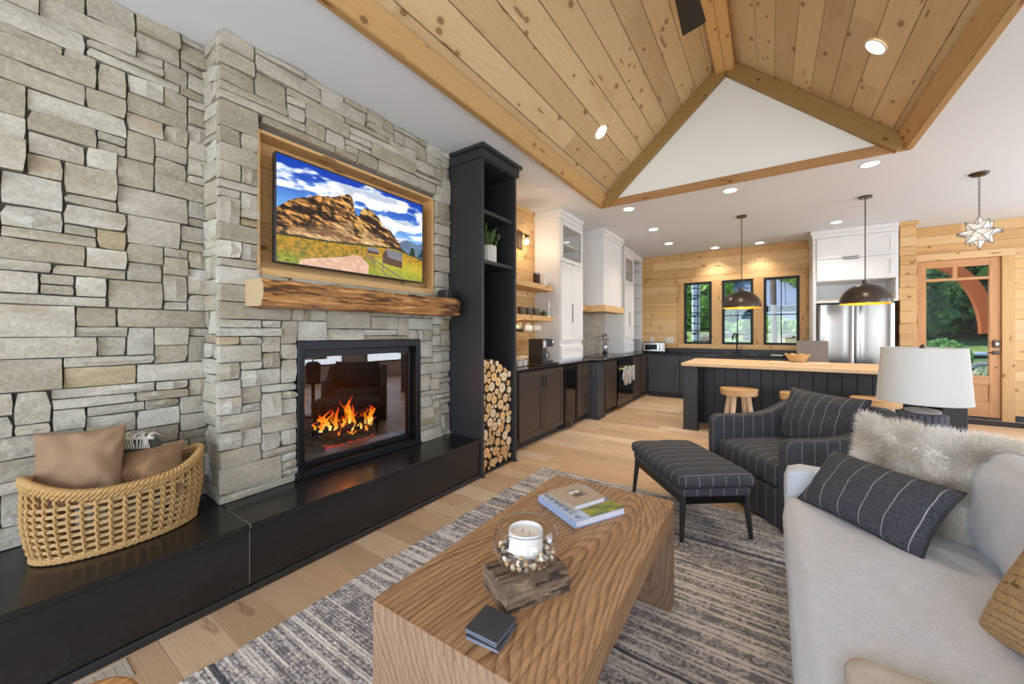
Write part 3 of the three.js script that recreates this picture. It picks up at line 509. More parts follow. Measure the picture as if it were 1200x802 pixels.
{ // firebox
  const f = thing('fireplace', 'black steel framed gas fireplace with burning logs behind glass', 'fireplace', [0, 0, 0]);
  const fr = 0.045, x1 = -2.50;
  const rail = (n, y0, y1, z0, z1, xa, xb) => mesh(n, bx(xa, xb, y0, y1, z0, z1, 0.004), M.blackMetal, f);
  rail('frame_side', HY + 0.001, FPY1, FPZ0, FPZ0 + fr, -2.60, x1); rail('frame_side', HY + 0.001, FPY1, FPZ1 - fr, FPZ1, -2.60, x1); rail('frame_top', FPY1 - 0.06, FPY1, FPZ0 + fr, FPZ1 - fr, -2.60, x1); rail('frame_bottom', HY + 0.001, HY + 0.055, FPZ0 + fr, FPZ1 - fr, -2.60, x1);
  const a = FPZ0 + fr, b = FPZ1 - fr, c = HY + 0.055, d = FPY1 - 0.06;
  mesh('door_frame', merge([bx(-2.585, -2.56, c, c + 0.04, a, b), bx(-2.585, -2.56, d - 0.05, d, a, b), bx(-2.585, -2.56, c + 0.04, d - 0.05, a, a + 0.03), bx(-2.585, -2.56, c + 0.04, d - 0.05, b - 0.03, b)]), M.blackMetal, f);
  mesh('glass_pane', new THREE.PlaneGeometry(b - a - 0.06, d - c - 0.09).rotateY(Math.PI / 2).translate(-2.575, (c + d) / 2 - 0.005, (a + b) / 2), M.fireGlass, f);
  mesh('firebox', merge([bx(-3.05, -3.0, HY, FPY1, FPZ0, FPZ1, 0), bx(-3.0, -2.6, HY, HY + 0.05, FPZ0, FPZ1, 0), bx(-3.0, -2.6, FPY1 - 0.03, FPY1, FPZ0, FPZ1, 0), bx(-3.0, -2.6, HY + 0.05, FPY1 - 0.03, FPZ0, FPZ0 + 0.04, 0), bx(-3.0, -2.6, HY + 0.05, FPY1 - 0.03, FPZ1 - 0.04, FPZ1, 0)]), std({ color: 0x1c1917, roughness: 0.95 }), f);
  mesh('ash_bed', cushion(0.34, 0.05, 0.85, 0.02, 0.015, 14, 0.02).translate(-2.79, HY + 0.068, -1.765), M.ash, f);
  const log = (n, x, y, z, len, r, ry, rz, m) => { const g = new THREE.CylinderGeometry(r * 0.85, r, len, 14, 8), p = g.attributes.position; for (let i = 0; i < p.count; i++) { const k = 1 + 0.28 * n3(p.getX(i) * 30 + x * 9, p.getY(i) * 12 + z * 7, p.getZ(i) * 30); p.setX(i, p.getX(i) * k); p.setZ(i, p.getZ(i) * k); } g.computeVertexNormals(); uvm(g); g.rotateX(Math.PI / 2); g.rotateX(rz); g.rotateY(ry); return mesh(n, uvm(g).translate(x, y, z), m, f); };
  log('fire_log', -2.74, HY + 0.14, -1.74, 0.52, 0.045, 0.12, -0.12, M.char); log('fire_log', -2.86, HY + 0.15, -1.72, 0.55, 0.05, -0.1, 0.06, M.char); log('fire_log', -2.78, HY + 0.225, -1.80, 0.46, 0.045, 0.25, 0.30, M.char); log('fire_log', -2.82, HY + 0.21, -1.58, 0.3, 0.04, -0.3, 0.1, M.char);
  const ember = new THREE.MeshStandardMaterial({ color: 0x3a0a06, emissive: 0xff3a12, emissiveIntensity: 1.2, roughness: 1 }), em = [];
  for (let k = 0; k < 36; k++) em.push(new THREE.IcosahedronGeometry(rr(0.006, 0.014), 0).scale(1, 0.6, 1.8).translate(rr(-2.86, -2.68), HY + rr(0.098, 0.112), rr(-2.02, -1.5)));
  mesh('embers_glow', merge(em), ember, f).userData.kind = 'stuff';
  for (const z of [-1.98, -1.5]) mesh('grate_bar', merge([rod(V(-2.9, HY + 0.1, z), V(-2.66, HY + 0.1, z), 0.008), rod(V(-2.66, HY + 0.1, z), V(-2.66, HY + 0.2, z), 0.008)]), M.blackMetal, f);
  // flames: twisted tapering tongues, hot at the root
  const hot = texture(8, 64, 1, 1, (u, v) => lerp3(lerp3([255, 226, 130], [255, 150, 34], sstep(0.05, 0.45, v)), [214, 60, 8], sstep(0.45, 0.98, v)));
  const fl = [2.6, 1.5, 3.6].map((k) => new THREE.MeshStandardMaterial({ color: 0x000000, emissive: 0xffffff, emissiveMap: hot, emissiveIntensity: k }));
  const flame = (x, y, z, h, r, m) => { const g = new THREE.CylinderGeometry(0.001, r, h, 8, 12), p = g.attributes.position, s = rr(0, 50); for (let i = 0; i < p.count; i++) { const t = p.getY(i) / h + 0.5, k = Math.pow(Math.sin(Math.PI * clamp(0.22 + 0.78 * t)), 0.9) * (1 + 0.35 * n3(t * 5 + s, s)); const w = r * k / Math.max(1e-3, mix(r, 0.001, t)); p.setX(i, p.getX(i) * w * 0.45 + 0.03 * t * n3(t * 3 + s, 2)); p.setZ(i, p.getZ(i) * w + (0.06 * n3(t * 3.2 + s, 7) + 0.014 * n3(t * 11, s)) * (0.3 + t)); } g.computeVertexNormals(); mesh('flame', g.translate(x, y + h / 2, z), m, f); };
  for (const [z, h, n] of [[-1.65, 0.22, 5], [-1.78, 0.26, 6], [-1.88, 0.14, 4], [-1.98, 0.18, 4], [-1.56, 0.12, 4], [-1.72, 0.12, 4]]) for (let k = 0; k < n; k++) flame(rr(-2.83, -2.73), HY + 0.2 + rr(-0.03, 0.03), z + rr(-0.035, 0.035), h * rr(0.4, 1.05), rr(0.008, 0.019), fl[k % 3]);
  for (let k = 0; k < 10; k++) flame(rr(-2.74, -2.70), HY + 0.13 + rr(0, 0.03), rr(-1.92, -1.54), rr(0.04, 0.08), rr(0.007, 0.012), fl[k % 3]);
  const l = new THREE.PointLight(0xff8a3a, 0.9, 0, 2); l.position.set(-2.71, HY + 0.42, -1.75); l.castShadow = true; l.shadow.radius = 4; scene.add(l);
}
{ // live-edge mantel: swept irregular section
  const L = 1.66, nz = 60, prof = 22, P = [], I = [], g = new THREE.BufferGeometry();
  for (let k = 0; k <= nz; k++) { const t = k / nz, z = -0.955 - t * L, dep = 0.225 + 0.02 * n3(t * 5, 3) - 0.02 * t - 0.05 * sstep(0.93, 1, t), hh = 0.148 + 0.012 * n3(t * 4, 8), y0 = 1.452 + 0.008 * n3(t * 3, 5);
    for (let j = 0; j < prof; j++) { const s = j / (prof - 1); let x, y; if (s < 0.12) { x = 0; y = s / 0.12 * 0; x = dep * (s / 0.12) * 0.92; y = 0; } else if (s > 0.85) { x = dep * (1 - (s - 0.85) / 0.15) * 0.98; y = hh; } else { const q = (s - 0.12) / 0.73; x = dep * (0.92 + 0.06 * q + 0.05 * Math.sin(q * 3.14)) + 0.03 * n3(t * 9, q * 5, 3) + 0.012 * n3(t * 30, q * 9, 6); y = hh * q; }
      P.push(XC + 0.004 + x, y0 + y + 0.009 * n3(t * 16, s * 7), z); } }
  for (let k = 0; k < nz; k++) for (let j = 0; j < prof; j++) { const a = k * prof + j, b = k * prof + (j + 1) % prof, c = a + prof, d = b + prof; I.push(a, c, b, b, c, d); }
  g.setAttribute('position', new THREE.Float32BufferAttribute(P, 3)); g.setIndex(I); g.computeVertexNormals();
  const q = toCreasedNormals(g.toNonIndexed(), 0.9), m = thing('mantel_shelf', 'thick live-edge wooden mantel beam under the television', 'mantel');
  mesh('beam', uvm(q, 'z', 0.2, 0.1), M.mantel, m);
  for (const k of [0, nz]) { const s = new THREE.Shape(); for (let j = 0; j < prof; j++) s.lineTo ? (j ? s.lineTo(P[(k * prof + j) * 3], P[(k * prof + j) * 3 + 1]) : s.moveTo(P[(k * prof) * 3], P[(k * prof) * 3 + 1])) : 0; const e = new THREE.ExtrudeGeometry(s, { depth: 0.002, bevelEnabled: false }); e.translate(0, 0, P[k * prof * 3 + 2] - (k ? 0.002 : 0)); mesh('sawn_end', uvm(e), k ? M.mantel : std({ color: 0xb9a37c, roughness: 0.8, bump: noiseMap, bs: 0.001 }), m); }
}
// television
const tvMap = (() => {
  const ridge = [[0, 0.5], [0.068, 0.396], [0.213, 0.285], [0.3, 0.255], [0.36, 0.206], [0.415, 0.167], [0.435, 0.2], [0.455, 0.36], [0.475, 0.38], [0.5, 0.29], [0.538, 0.26], [0.593, 0.28], [0.63, 0.34], [0.662, 0.42], [0.7, 0.42], [0.728, 0.46], [0.77, 0.53], [0.822, 0.63], [1, 0.66]];
  const at = (L, x) => { for (let k = 1; k < L.length; k++) if (x <= L[k][0]) return mix(L[k - 1][1], L[k][1], (x - L[k - 1][0]) / (L[k][0] - L[k - 1][0])); return L[L.length - 1][1]; };
  const far = [[0, 0.7], [0.75, 0.6], [0.82, 0.53], [0.86, 0.5], [0.9, 0.51], [0.95, 0.53], [1, 0.5]], meadow = [[0, 0.745], [0.3, 0.72], [0.55, 0.675], [0.75, 0.64], [1, 0.71]];
  const seg = (x, y, ax, ay, bx_, by) => { const dx = (bx_ - ax) * 1.78, dy = by - ay, t = clamp(((x - ax) * 1.78 * dx + (y - ay) * dy) / (dx * dx + dy * dy)); return Math.hypot((x - ax) * 1.78 - t * dx, y - ay - t * dy); };
  return texture(1024, 576, 1, 1, (x, v) => {
    const y = 1 - v; let c;
    const cl = fb(x * 0.9 + y * 0.25, y, 6, 9, 6), big = sstep(0.2, 0.55, x + 0.35 * y - 0.05) * 0.16;
    c = lerp3([18, 62, 168], [120, 176, 232], sstep(0, 0.6, y)); c = lerp3(c, [244, 246, 250], sstep(0.5, 0.64, cl + big)); c = lerp3(c, [120, 138, 170], 0.5 * sstep(0.6, 0.75, fb(x, y + 0.06, 6, 9, 5) + big - 0.03) * sstep(0.55, 0.7, cl + big));
    if (y > at(far, x) + 0.01 * (fb(x, 0.1, 40, 4, 3) - 0.5)) c = lerp3([70, 96, 130], [110, 130, 150], fb(x, y, 20, 20, 3));
    const rg = at(ridge, x) + 0.03 * (fb(x, 0.3, 50, 4, 4) - 0.5);
    if (y > rg && x < 0.84) { const d = y - rg, hg = fb(x, y, 9, 12, 6), li = clamp(0.42 + (fb(x + 0.012, y - 0.014, 9, 12, 6) - hg) * 7), f = fb(x, y, 60, 60, 3), cr = fb(x, y, 26, 9, 4), sc = sstep(0.2, 0.32, d + 0.16 * (fb(x, y, 8, 8, 3) - 0.5)); c = lerp3([40, 30, 28], [222, 156, 84], li); c = lerp3(c, [34, 26, 24], 0.7 * sstep(0.54, 0.68, cr)); c = lerp3(c, [240, 196, 110], 0.55 * sstep(0.55, 0.85, li) * sstep(0.3, 0.5, x)); c = lerp3(c, lerp3([132, 98, 62], [222, 186, 138], clamp(f * 0.7 + (li - 0.4) * 0.9)), sc * 0.85); }
    const md = at(meadow, x);
    if (y > md - 0.015 + 0.012 * fb(x, 0.7, 90, 3, 2)) c = [38, 52, 24];
    if (y > md + 0.008) { const q = (y - md) / (1 - md), f = fb(x, y, 70, 50, 3), s = fb(x, y, 6, 14, 3); c = lerp3(lerp3([186, 136, 30], [148, 152, 30], sstep(0.3, 0.8, q + s - 0.5)), [62, 82, 22], clamp((f - 0.42) * 1.6 + (x < 0.5 ? 0.2 : -0.05) * q)); if (x > 0.6) c = lerp3(c, [206, 196, 40], 0.55 * sstep(0.1, 0.6, q) * sstep(1.1, 0.5, q)); }
    if (y > 0.81) { const l = mix(0.427, 0.118, sstep(0.81, 0.975, y)), r = mix(0.5, 0.548, sstep(0.81, 0.9, y)); if (x > l + 0.015 * (fb(x, y, 20, 30, 2) - 0.5) && x < r) c = lerp3([232, 196, 168], [196, 150, 120], fb(x, y, 40, 40, 3)); }
    if (x > 0.655 && x < 0.815) { const k = (x - 0.655) / 0.16, top = k < 0.22 ? 0.735 - k * 0.34 : 0.662 + (k - 0.22) * 0.02, eave = k < 0.22 ? top + 0.012 : 0.755 + k * 0.03; if (y > top && y < 0.84 + k * 0.03) c = y < eave && k > 0.1 ? lerp3([92, 92, 100], [140, 140, 148], fb(x, y, 40, 90, 2)) : lerp3([66, 44, 30], [104, 74, 50], fb(x, y, 120, 20, 2)); }
    if (x > 0.54 && x < 0.625 && y > 0.69 && y < 0.755) c = y < 0.73 ? [120, 122, 130] : [70, 52, 40];
    for (const [ax, ay, ex, ey, w] of [[0.53, 0.775, 0.8, 0.985, 0.009], [0.53, 0.8, 0.7, 0.985, 0.008], [0.655, 0.78, 0.655, 0.93, 0.009], [0.575, 0.77, 0.575, 0.86, 0.007], [0.118, 0.79, 0.118, 0.86, 0.007]]) { const d = seg(x, y, ax, ay, ex, ey); if (d < w) c = lerp3([150, 128, 104], [96, 78, 60], d / w); }
    if (x > 0.89 && y > 0.585 && y < 0.68 && fb(x, 0.2, 60, 3, 2) > 0.42 + (0.68 - y) * 1.5 - 0.08) c = [24, 40, 22];
    return c;
  });
})();
{
  const t = thing('television', 'wide flat television showing a mountain meadow landscape in its pine niche', 'television', [-2.535, 2.088, -1.735], Math.PI / 2);
  mesh('housing', cb(1.216, 0.69, 0.035, 0.006).translate(0, 0, -0.02), M.black, t);
  const sg = new THREE.PlaneGeometry(1.196, 0.672).translate(0, 0, -0.0012); mesh('screen', sg, new THREE.MeshStandardMaterial({ color: 0x050505, roughness: 0.2, emissive: 0xffffff, emissiveMap: tvMap, emissiveIntensity: 1.3 }), t);
  mesh('bezel', merge([cb(1.216, 0.009, 0.006, 0.002).translate(0, 0.3405, 0), cb(1.216, 0.009, 0.006, 0.002).translate(0, -0.3405, 0), cb(0.009, 0.672, 0.006, 0.002).translate(0.6035, 0, 0), cb(0.009, 0.672, 0.006, 0.002).translate(-0.6035, 0, 0)]), M.black, t);
  mesh('bracket', cb(0.4, 0.3, 0.095, 0.004).translate(0, 0, -0.087), M.blackMetal, t);
  const s = thing('speaker_box', 'small black speaker box on the end of the wooden mantel', 'speaker', [-2.41, 1.6135, -2.52]); mesh('housing', bx(-0.06, 0.06, 0, 0.075, -0.07, 0.07, 0.01), M.black, s); mesh('grille', bx(0.061, 0.064, 0.008, 0.067, -0.062, 0.062, 0.002), M.blackMetal, s);
  const o = thing('wall_outlet', 'white outlet plate low on the stone chimney return', 'outlet', [-2.69, 0.55, -0.832]); mesh('plate', bx(-0.035, 0.035, -0.057, 0.057, 0, 0.02, 0.003), M.plate, o); for (const y of [-0.022, 0.022]) mesh('socket', bx(-0.016, 0.016, y - 0.014, y + 0.014, 0.0202, 0.023, 0.004), M.ivory, o);
}
{ // tall black bookcase
  const x0 = XL - 0.04, x1 = -2.135, z0 = -3.235, z1 = -2.672, tw = 0.035, t = thing('bookcase', 'tall narrow black bookcase with firewood bay beside the chimney', 'bookcase');
  const B = (n, ...a) => mesh(n, bx(...a), M.darkWood, t);
  B('side_panel', x0, x1, 0, 2.9, z1 - tw, z1); B('side_panel', x0, x1, 0, 2.9, z0, z0 + tw); B('back_panel', x0, x0 + 0.015, 0, 2.9, z0 + tw, z1 - tw); B('top_panel', x0 + 0.015, x1, 2.87, 2.9, z0 + tw, z1 - tw);
  for (const y of [2.405, 1.945]) B('shelf', x0 + 0.015, x1 - 0.025, y, y + 0.035, z0 + tw, z1 - tw); B('bottom_rail', x0 + 0.015, x1 - 0.03, 0, 0.018, z0 + tw, z1 - tw);
  mesh('cornice', merge([bx(x0, x1 + 0.02, 2.88, 2.965, z0 - 0.02, z1 + 0.015, 0.004), bx(x0, x1 + 0.045, 2.965, CEIL - 0.001, z0 - 0.045, z1 + 0.035, 0.004)]), M.darkWood, t);
  for (const z of [z0 + 0.017, z1 - 0.017]) mesh('foot_plate', bx(x1 - 0.02, x1 + 0.012, 0, 0.016, z - 0.017, z + 0.017, 0.003), M.black, t);
  // firewood: every log a thing
  const A = [], pz0 = z0 + tw + 0.004, pz1 = z1 - tw - 0.004, top = (z) => mix(0.93, 1.07, sstep(pz0, pz1 - 0.15, z)); seed = 4321;
  for (let pass = 0; pass < 5; pass++) for (let k = 0; k < 9000; k++) { const R = [0.05, 0.042, 0.034, 0.027, 0.02][pass] * rr(0.9, 1.08), z = rr(pz0 + R, pz1 - R), y = rr(0.02 + R, top(z) - R); if (pass === 0 && A.length > 9) break; if (pass === 1 && A.length > 34) break; if (A.every((q) => Math.hypot(q[0] - z, q[1] - y) > q[2] + R - 0.001)) A.push([z, y, R]); }
  const ends = [0xffffff, 0xf2dfc4, 0xffe9c4, 0xe6cba4, 0xf6e6d2].map((h) => tinted(M.ring, h));
  for (const [z, y, R] of A) {
    const x = x1 - 0.03 - rr(0, 0.025), o = thing('firewood_log', 'round cut firewood log end stacked in the bottom of the black bookcase', 'log', [x, y, z], 0, 'firewood logs in the bookcase'), L = 0.48 - rr(0, 0.05);
    mesh('bark', new THREE.CylinderGeometry(R, R, L, 14, 1, true).rotateZ(Math.PI / 2).translate(-L / 2, 0, 0), M.bark, o);
    const e = mesh('cut_end', new THREE.CircleGeometry(R * 0.985, 14).rotateZ(rr(0, 6)).rotateY(Math.PI / 2).translate(0.0008, 0, 0), pick(ends), o); o.scale.set(1, rr(0.94, 1), 1);
  }
  // potted plant on the upper shelf
  const p = thing('potted_plant', 'leafy green plant in a white beaded pot on the bookcase shelf', 'plant', [-2.27, 1.9805, -2.93]);
  const R = 0.078, H = 0.165, pot = mesh('pot', lathe([[0, 0], [R * 0.94, 0], [R, 0.01], [R, H], [R * 0.92, H], [R * 0.9, H - 0.03], [0, H - 0.03]], 28), M.plate, p);
  const bd = []; for (let k = 0; k < 8; k++) for (let a = 0; a < 22; a++) bd.push(new THREE.SphereGeometry(0.011, 6, 5).translate(R * Math.cos(a / 22 * 6.283), 0.015 + k * 0.02, R * Math.sin(a / 22 * 6.283))); mesh('beading', merge(bd), M.plate, pot).userData.kind = 'stuff';
  const lf = []; for (let k = 0; k < 26; k++) { const a = rr(0, 6.28), q = rr(0, 0.055), dir = V(Math.cos(a) * rr(0.15, 0.6), 1, Math.sin(a) * rr(0.15, 0.6)).normalize(), h = rr(0.13, 0.24), b = V(q * Math.cos(a), H - 0.03, q * Math.sin(a)); lf.push(rod(b, b.clone().addScaledVector(dir, h), 0.0022, 4)); for (let s = 0.25; s < 1; s += 0.07) { const c = b.clone().addScaledVector(dir, h * s), r = rr(0, 6.28); lf.push(new THREE.SphereGeometry(0.02, 5, 4).scale(0.28, 0.16, 1).rotateX(-0.5).rotateY(r).translate(c.x + 0.013 * Math.sin(r), c.y, c.z + 0.013 * Math.cos(r))); } }
  mesh('foliage', merge(lf), std({ color: 0x62793e, roughness: 0.8 }), p).userData.kind = 'stuff';
}
{ // woven basket on the hearth
  const b = thing('woven_basket', 'oval open-weave rope basket holding cushions on the black hearth', 'basket', [-2.515, HY + 0.004, -0.455]), A = 0.292, B = 0.165, NS = 42;
  const rimY = (a) => 0.27 + 0.075 * Math.pow(Math.abs(Math.cos(a)), 3), fl = (y) => 0.9 + 0.1 * Math.sin(clamp(y / 0.25) * 1.9), pt = (a, y, o = 0) => V((B * fl(y) + o) * Math.sin(a), y, (A * fl(y) + o) * Math.cos(a));
  const ring = (y, o, r) => tube(Array.from({ length: 48 }, (_, k) => pt(k / 48 * 6.2832, y, o)), r, 96, 5, true);
  mesh('base', new THREE.CylinderGeometry(1, 1, 0.012, 40).scale(B * 0.9, 1, A * 0.9).translate(0, 0.007, 0), M.rope, b);
  for (let k = 0; k < 8; k++) { const y = 0.022 + k * 0.0295; mesh('weaver', merge([ring(y - 0.0035, 0.001, 0.003), ring(y + 0.0035, -0.001, 0.003)]), M.ropeLight, b); }
  for (let k = 0; k < NS; k++) { const a = k / NS * 6.2832, top = rimY(a) - 0.012; const s = []; for (const ph of [0, Math.PI]) { const q = []; for (let i = 0; i <= 26; i++) { const y = 0.008 + (top - 0.008) * i / 26, w = y * 106 + ph; q.push(pt(a + 0.016 * Math.cos(w), y, 0.0075 * Math.sin(w))); } s.push(tube(q, 0.0056, 34, 5)); } mesh('stake', merge(s), M.rope, b); }
  for (const [off, r0] of [[0, 0.016], [-0.02, 0.011]]) { const br = []; for (const ph of [0, 2.094, 4.189]) { const q = []; for (let i = 0; i < 220; i++) { const a = i / 220 * 6.2832, w = a * 34 + ph; const c = pt(a, rimY(a) + off); c.y += 0.009 * Math.sin(w); const o = 0.009 * Math.cos(w); c.x += o * Math.sin(a); c.z += o * Math.cos(a); q.push(c); } br.push(tube(q, r0 * 0.62, 440, 5, true)); } mesh('rim', merge(br), M.rope, b); }
  { const q = []; for (const ph of [0, 3.1416]) { const c = []; for (let i = 0; i < 160; i++) { const a = i / 160 * 6.2832, w = a * 36 + ph, d = pt(a, 0.012, 0.004); d.y += 0.007 * Math.sin(w); c.push(d); } q.push(tube(c, 0.0085, 320, 5, true)); } mesh('base_braid', merge(q), M.rope, b); }
  const p1 = thing('throw_pillow', 'plain tan velvet pillow tucked upright in the woven basket', 'pillow', [-2.56, 0.69, -0.325], 0.95); const q1 = mesh('cover', pillow(0.30, 0.36, 0.15, 24, 0.03, 3), M.tan, p1); q1.rotation.set(-0.22, 0.1, 0.06);
  const p2 = thing('throw_pillow', 'brown honeycomb knit pillow leaning in the basket over the tan one', 'pillow', [-2.50, 0.615, -0.535], 0.9);
  const knit = std({ color: 0x8a6a49, roughness: 0.95 }), k1 = mesh('cover', pillow(0.29, 0.25, 0.13, 24, 0.012, 9), knit, p2), st = []; k1.rotation.set(-0.35, 0, 0.18);
  for (let j = -13; j <= 13; j++) for (let i = -15; i <= 15; i++) { const u = (i + (j & 1) * 0.5) / 15.6, v = j / 13.6; if (Math.abs(u) > 0.98) continue; const q = pillowAt(0.29, 0.25, 0.13, Math.sin(u * 1.5708), Math.sin(v * 1.5708), 1); st.push(new THREE.TorusGeometry(0.0062, 0.0023, 4, 7).scale(1, 0.85, 1).translate(q[0], q[1], q[2] + 0.002)); }
  mesh('knit_loops', merge(st), knit, k1).userData.kind = 'stuff';
  const p3 = thing('throw_blanket', 'dark green blanket with ivory fringe folded at the back of the basket', 'blanket', [-2.635, 0.70, -0.535], 0.75);
  mesh('cloth', cushion(0.17, 0.14, 0.07, 0.025, 0.015, 12, 0.01), std({ color: 0x4a4f48, roughness: 1 }), p3);
  const fr = []; for (let k = 0; k < 15; k++) { const x = -0.075 + k * 0.0107; fr.push(tube([V(x, 0.03, 0.042), V(x + rr(-0.01, 0.01), 0.075, 0.04), V(x + rr(-0.012, 0.012), 0.092 + rr(0, 0.012), 0.01), V(x + rr(-0.02, 0.02), 0.075, -0.03)], 0.0032, 14, 5)); } fr.push(rod(V(-0.085, 0.078, 0.03), V(0.085, 0.078, 0.03), 0.008, 8)); mesh('fringe', merge(fr), M.ivory, p3);
}
{
  const v = thing('floor_vent', 'beige floor register set in the oak floor beside the hearth', 'vent', [-2.065, 0, -0.24]), vm = std({ color: 0xb4a996, roughness: 0.5 }); mesh('frame', merge([bx(-0.065, 0.065, 0, 0.005, -0.155, -0.143), bx(-0.065, 0.065, 0, 0.005, 0.143, 0.155), bx(-0.065, -0.053, 0, 0.005, -0.143, 0.143), bx(0.053, 0.065, 0, 0.005, -0.143, 0.143)]), vm, v);
  for (let k = 0; k < 11; k++) mesh('slat', bx(-0.0525, 0.0525, 0, 0.003, -0.142 + k * 0.026, -0.142 + k * 0.026 + 0.0245, 0.0008), vm, v);
}
// ---------- living room furniture ----------
{
  const g = new THREE.BoxGeometry(2.4, 0.012, 3.6, 60, 1, 90), p = g.attributes.position;
  for (let i = 0; i < p.count; i++) { const x = p.getX(i), z = p.getZ(i), e = Math.abs(x) > 1.19 || Math.abs(z) > 1.79 ? 0.012 * n3(x * 9, z * 9) : 0; p.setXYZ(i, x + e, p.getY(i) + (p.getY(i) > 0 ? 0.003 * n3(x * 14, z * 22) : 0), z + e); }
  g.computeVertexNormals();
  const r = solo('area_rug', 'grey and ivory streaked wool rug under the coffee table', 'rug', uvm(g), M.rug, [-0.6, 0.0065, -1.4]);
}
const RUG = 0.016;
{
  const t = thing('coffee_table', 'low chunky wooden coffee table with slab ends on the streaked rug', 'table', [-0.685, RUG, -1.325], 0.012), L = 1.21, W = 0.63, H = 0.48, T = 0.085, E = 0.072, R = 0.09;
  const prism = (pts, w) => { const sh = new THREE.Shape(); pts.forEach(([x, y], k) => k ? sh.lineTo(x, y) : sh.moveTo(x, y)); return new THREE.ExtrudeGeometry(sh, { depth: w - 0.006, bevelEnabled: true, bevelSize: 0.002, bevelThickness: 0.003, bevelSegments: 1 }).translate(0, 0, -(w - 0.006) / 2).rotateY(-Math.PI / 2); };  // profile (z, y) swept along x
  mesh('tabletop', uvm(prism([[-L / 2 + T, H - T], [L / 2 - T, H - T], [L / 2, H], [-L / 2, H]], W), 'z', L / 2 + 0.02, W / 2 + 0.02), M.table, t);
  for (const s of [-1, 1]) {
    const q = [[0, 0], [E, 0], [E, H - T - R]]; for (let k = 1; k <= 8; k++) { const a = k / 8 * Math.PI / 2; q.push([E + R - R * Math.cos(a), H - T - R + R * Math.sin(a)]); } q.push([T, H - T], [0, H]);
    mesh('leg', uvm(prism(q.map(([z, y]) => [s * (L / 2 - z), y]), W), 'y', 0.1, 0.35), M.tableEnd, t);
  }
}
const TT = RUG + 0.48 + 0.0025;
{ // split log, bowl, candle
  const dir = Math.atan2(0.88, 0.46), b = thing('split_log', 'split half log with dark bark standing on the coffee table', 'log', [-0.638, TT, -1.02], dir);
  const sh = new THREE.Shape(); [[-0.078, 0], [0.072, 0], [0.08, 0.03], [0.074, 0.06], [0.02, 0.068], [-0.05, 0.068], [-0.08, 0.05]].forEach(([x, y], k) => k ? sh.lineTo(x, y) : sh.moveTo(x, y));
  const g = new THREE.ExtrudeGeometry(sh, { depth: 0.22, steps: 10, bevelEnabled: true, bevelSize: 0.003, bevelThickness: 0.004, bevelSegments: 1 }).translate(0, 0, -0.11), p = g.attributes.position;
  for (let i = 0; i < p.count; i++) { const y = p.getY(i); if (y > 0.01) { const k = 0.009 * n3(p.getX(i) * 30, y * 40, p.getZ(i) * 16); p.setX(i, p.getX(i) + k); p.setY(i, y + (y > 0.045 ? 0 : k)); } }
  g.computeVertexNormals(); mesh('bark', uvm(g.rotateY(Math.PI / 2), 'x'), M.bark, b);
  const yb = TT + 0.0715, bowl = thing('glass_bowl', 'round clear glass bowl on the split log', 'bowl', [-0.638, yb, -1.02]); mesh('rim', new THREE.TorusGeometry(0.0853, 0.0014, 8, 56).rotateX(Math.PI / 2).translate(0, 0.1242, 0), phys({ color: 0x9fb0a6, roughness: 0.1, transmission: 0.6, thickness: 0 }), bowl); mesh('glass', lathe([[0, 0.004], [0.05, 0.0035], [0.075, 0.012], [0.098, 0.035], [0.108, 0.062], [0.106, 0.09], [0.094, 0.115], [0.086, 0.124], [0.0845, 0.1245], [0.092, 0.114], [0.104, 0.09], [0.106, 0.062], [0.096, 0.036], [0.074, 0.014], [0.05, 0.006], [0, 0.0055]], 48), phys({ color: 0xffffff, roughness: 0.01, transmission: 1, thickness: 0, ior: 1.5 }), bowl);
  const pm = std({ color: 0xffffff, roughness: 0.6 }), im = new THREE.InstancedMesh(new THREE.IcosahedronGeometry(1, 1), pm, 260), o = new THREE.Object3D(), cols = [0xd8c8ac, 0x8a7a6a, 0x5a5248, 0xb89a70, 0xe6ddcc, 0x7a5c40, 0x9c9488, 0x3e3a38].map((h) => new THREE.Color(h));
  let c = 0; seed = 55; while (c < 260) { const a = rr(0, 6.283), y = rr(0.012, 0.058), rm = y < 0.035 ? 0.055 + y : 0.094, q = Math.sqrt(rr(y > 0.02 ? 0.4 : 0, 1)) * (rm - 0.008); if (q < 0.06 && y > 0.016) continue; o.position.set(q * Math.cos(a), y, q * Math.sin(a)); o.rotation.set(rr(0, 6), rr(0, 6), rr(0, 6)); const s = rr(0.005, 0.0095); o.scale.set(s, s * rr(0.6, 0.9), s * rr(0.8, 1.2)); o.updateMatrix(); im.setMatrixAt(c, o.matrix); im.setColorAt(c, pick(cols)); c++; }
  im.name = 'pebbles'; im.castShadow = im.receiveShadow = true; im.position.set(-0.638, yb, -1.02); im.userData = { label: 'mixed brown and cream pebbles in the glass bowl', category: 'pebbles', kind: 'stuff' }; scene.add(im);
  const cd = thing('candle', 'white jar candle set among pebbles in the glass bowl', 'candle', [-0.638, yb + 0.02, -1.02]);
  mesh('jar', lathe([[0, 0], [0.05, 0], [0.054, 0.004], [0.054, 0.092], [0.052, 0.094], [0.05, 0.092], [0.05, 0.072], [0, 0.072]], 36), M.plate, cd); mesh('wax', cyl(0.0495, 0.0495, 0.004, 32).translate(0, 0.075, 0), M.wax, cd); for (const x of [-0.012, 0.014]) mesh('wick', cyl(0.001, 0.001, 0.012, 6).translate(x, 0.083, 0), M.black, cd);
}
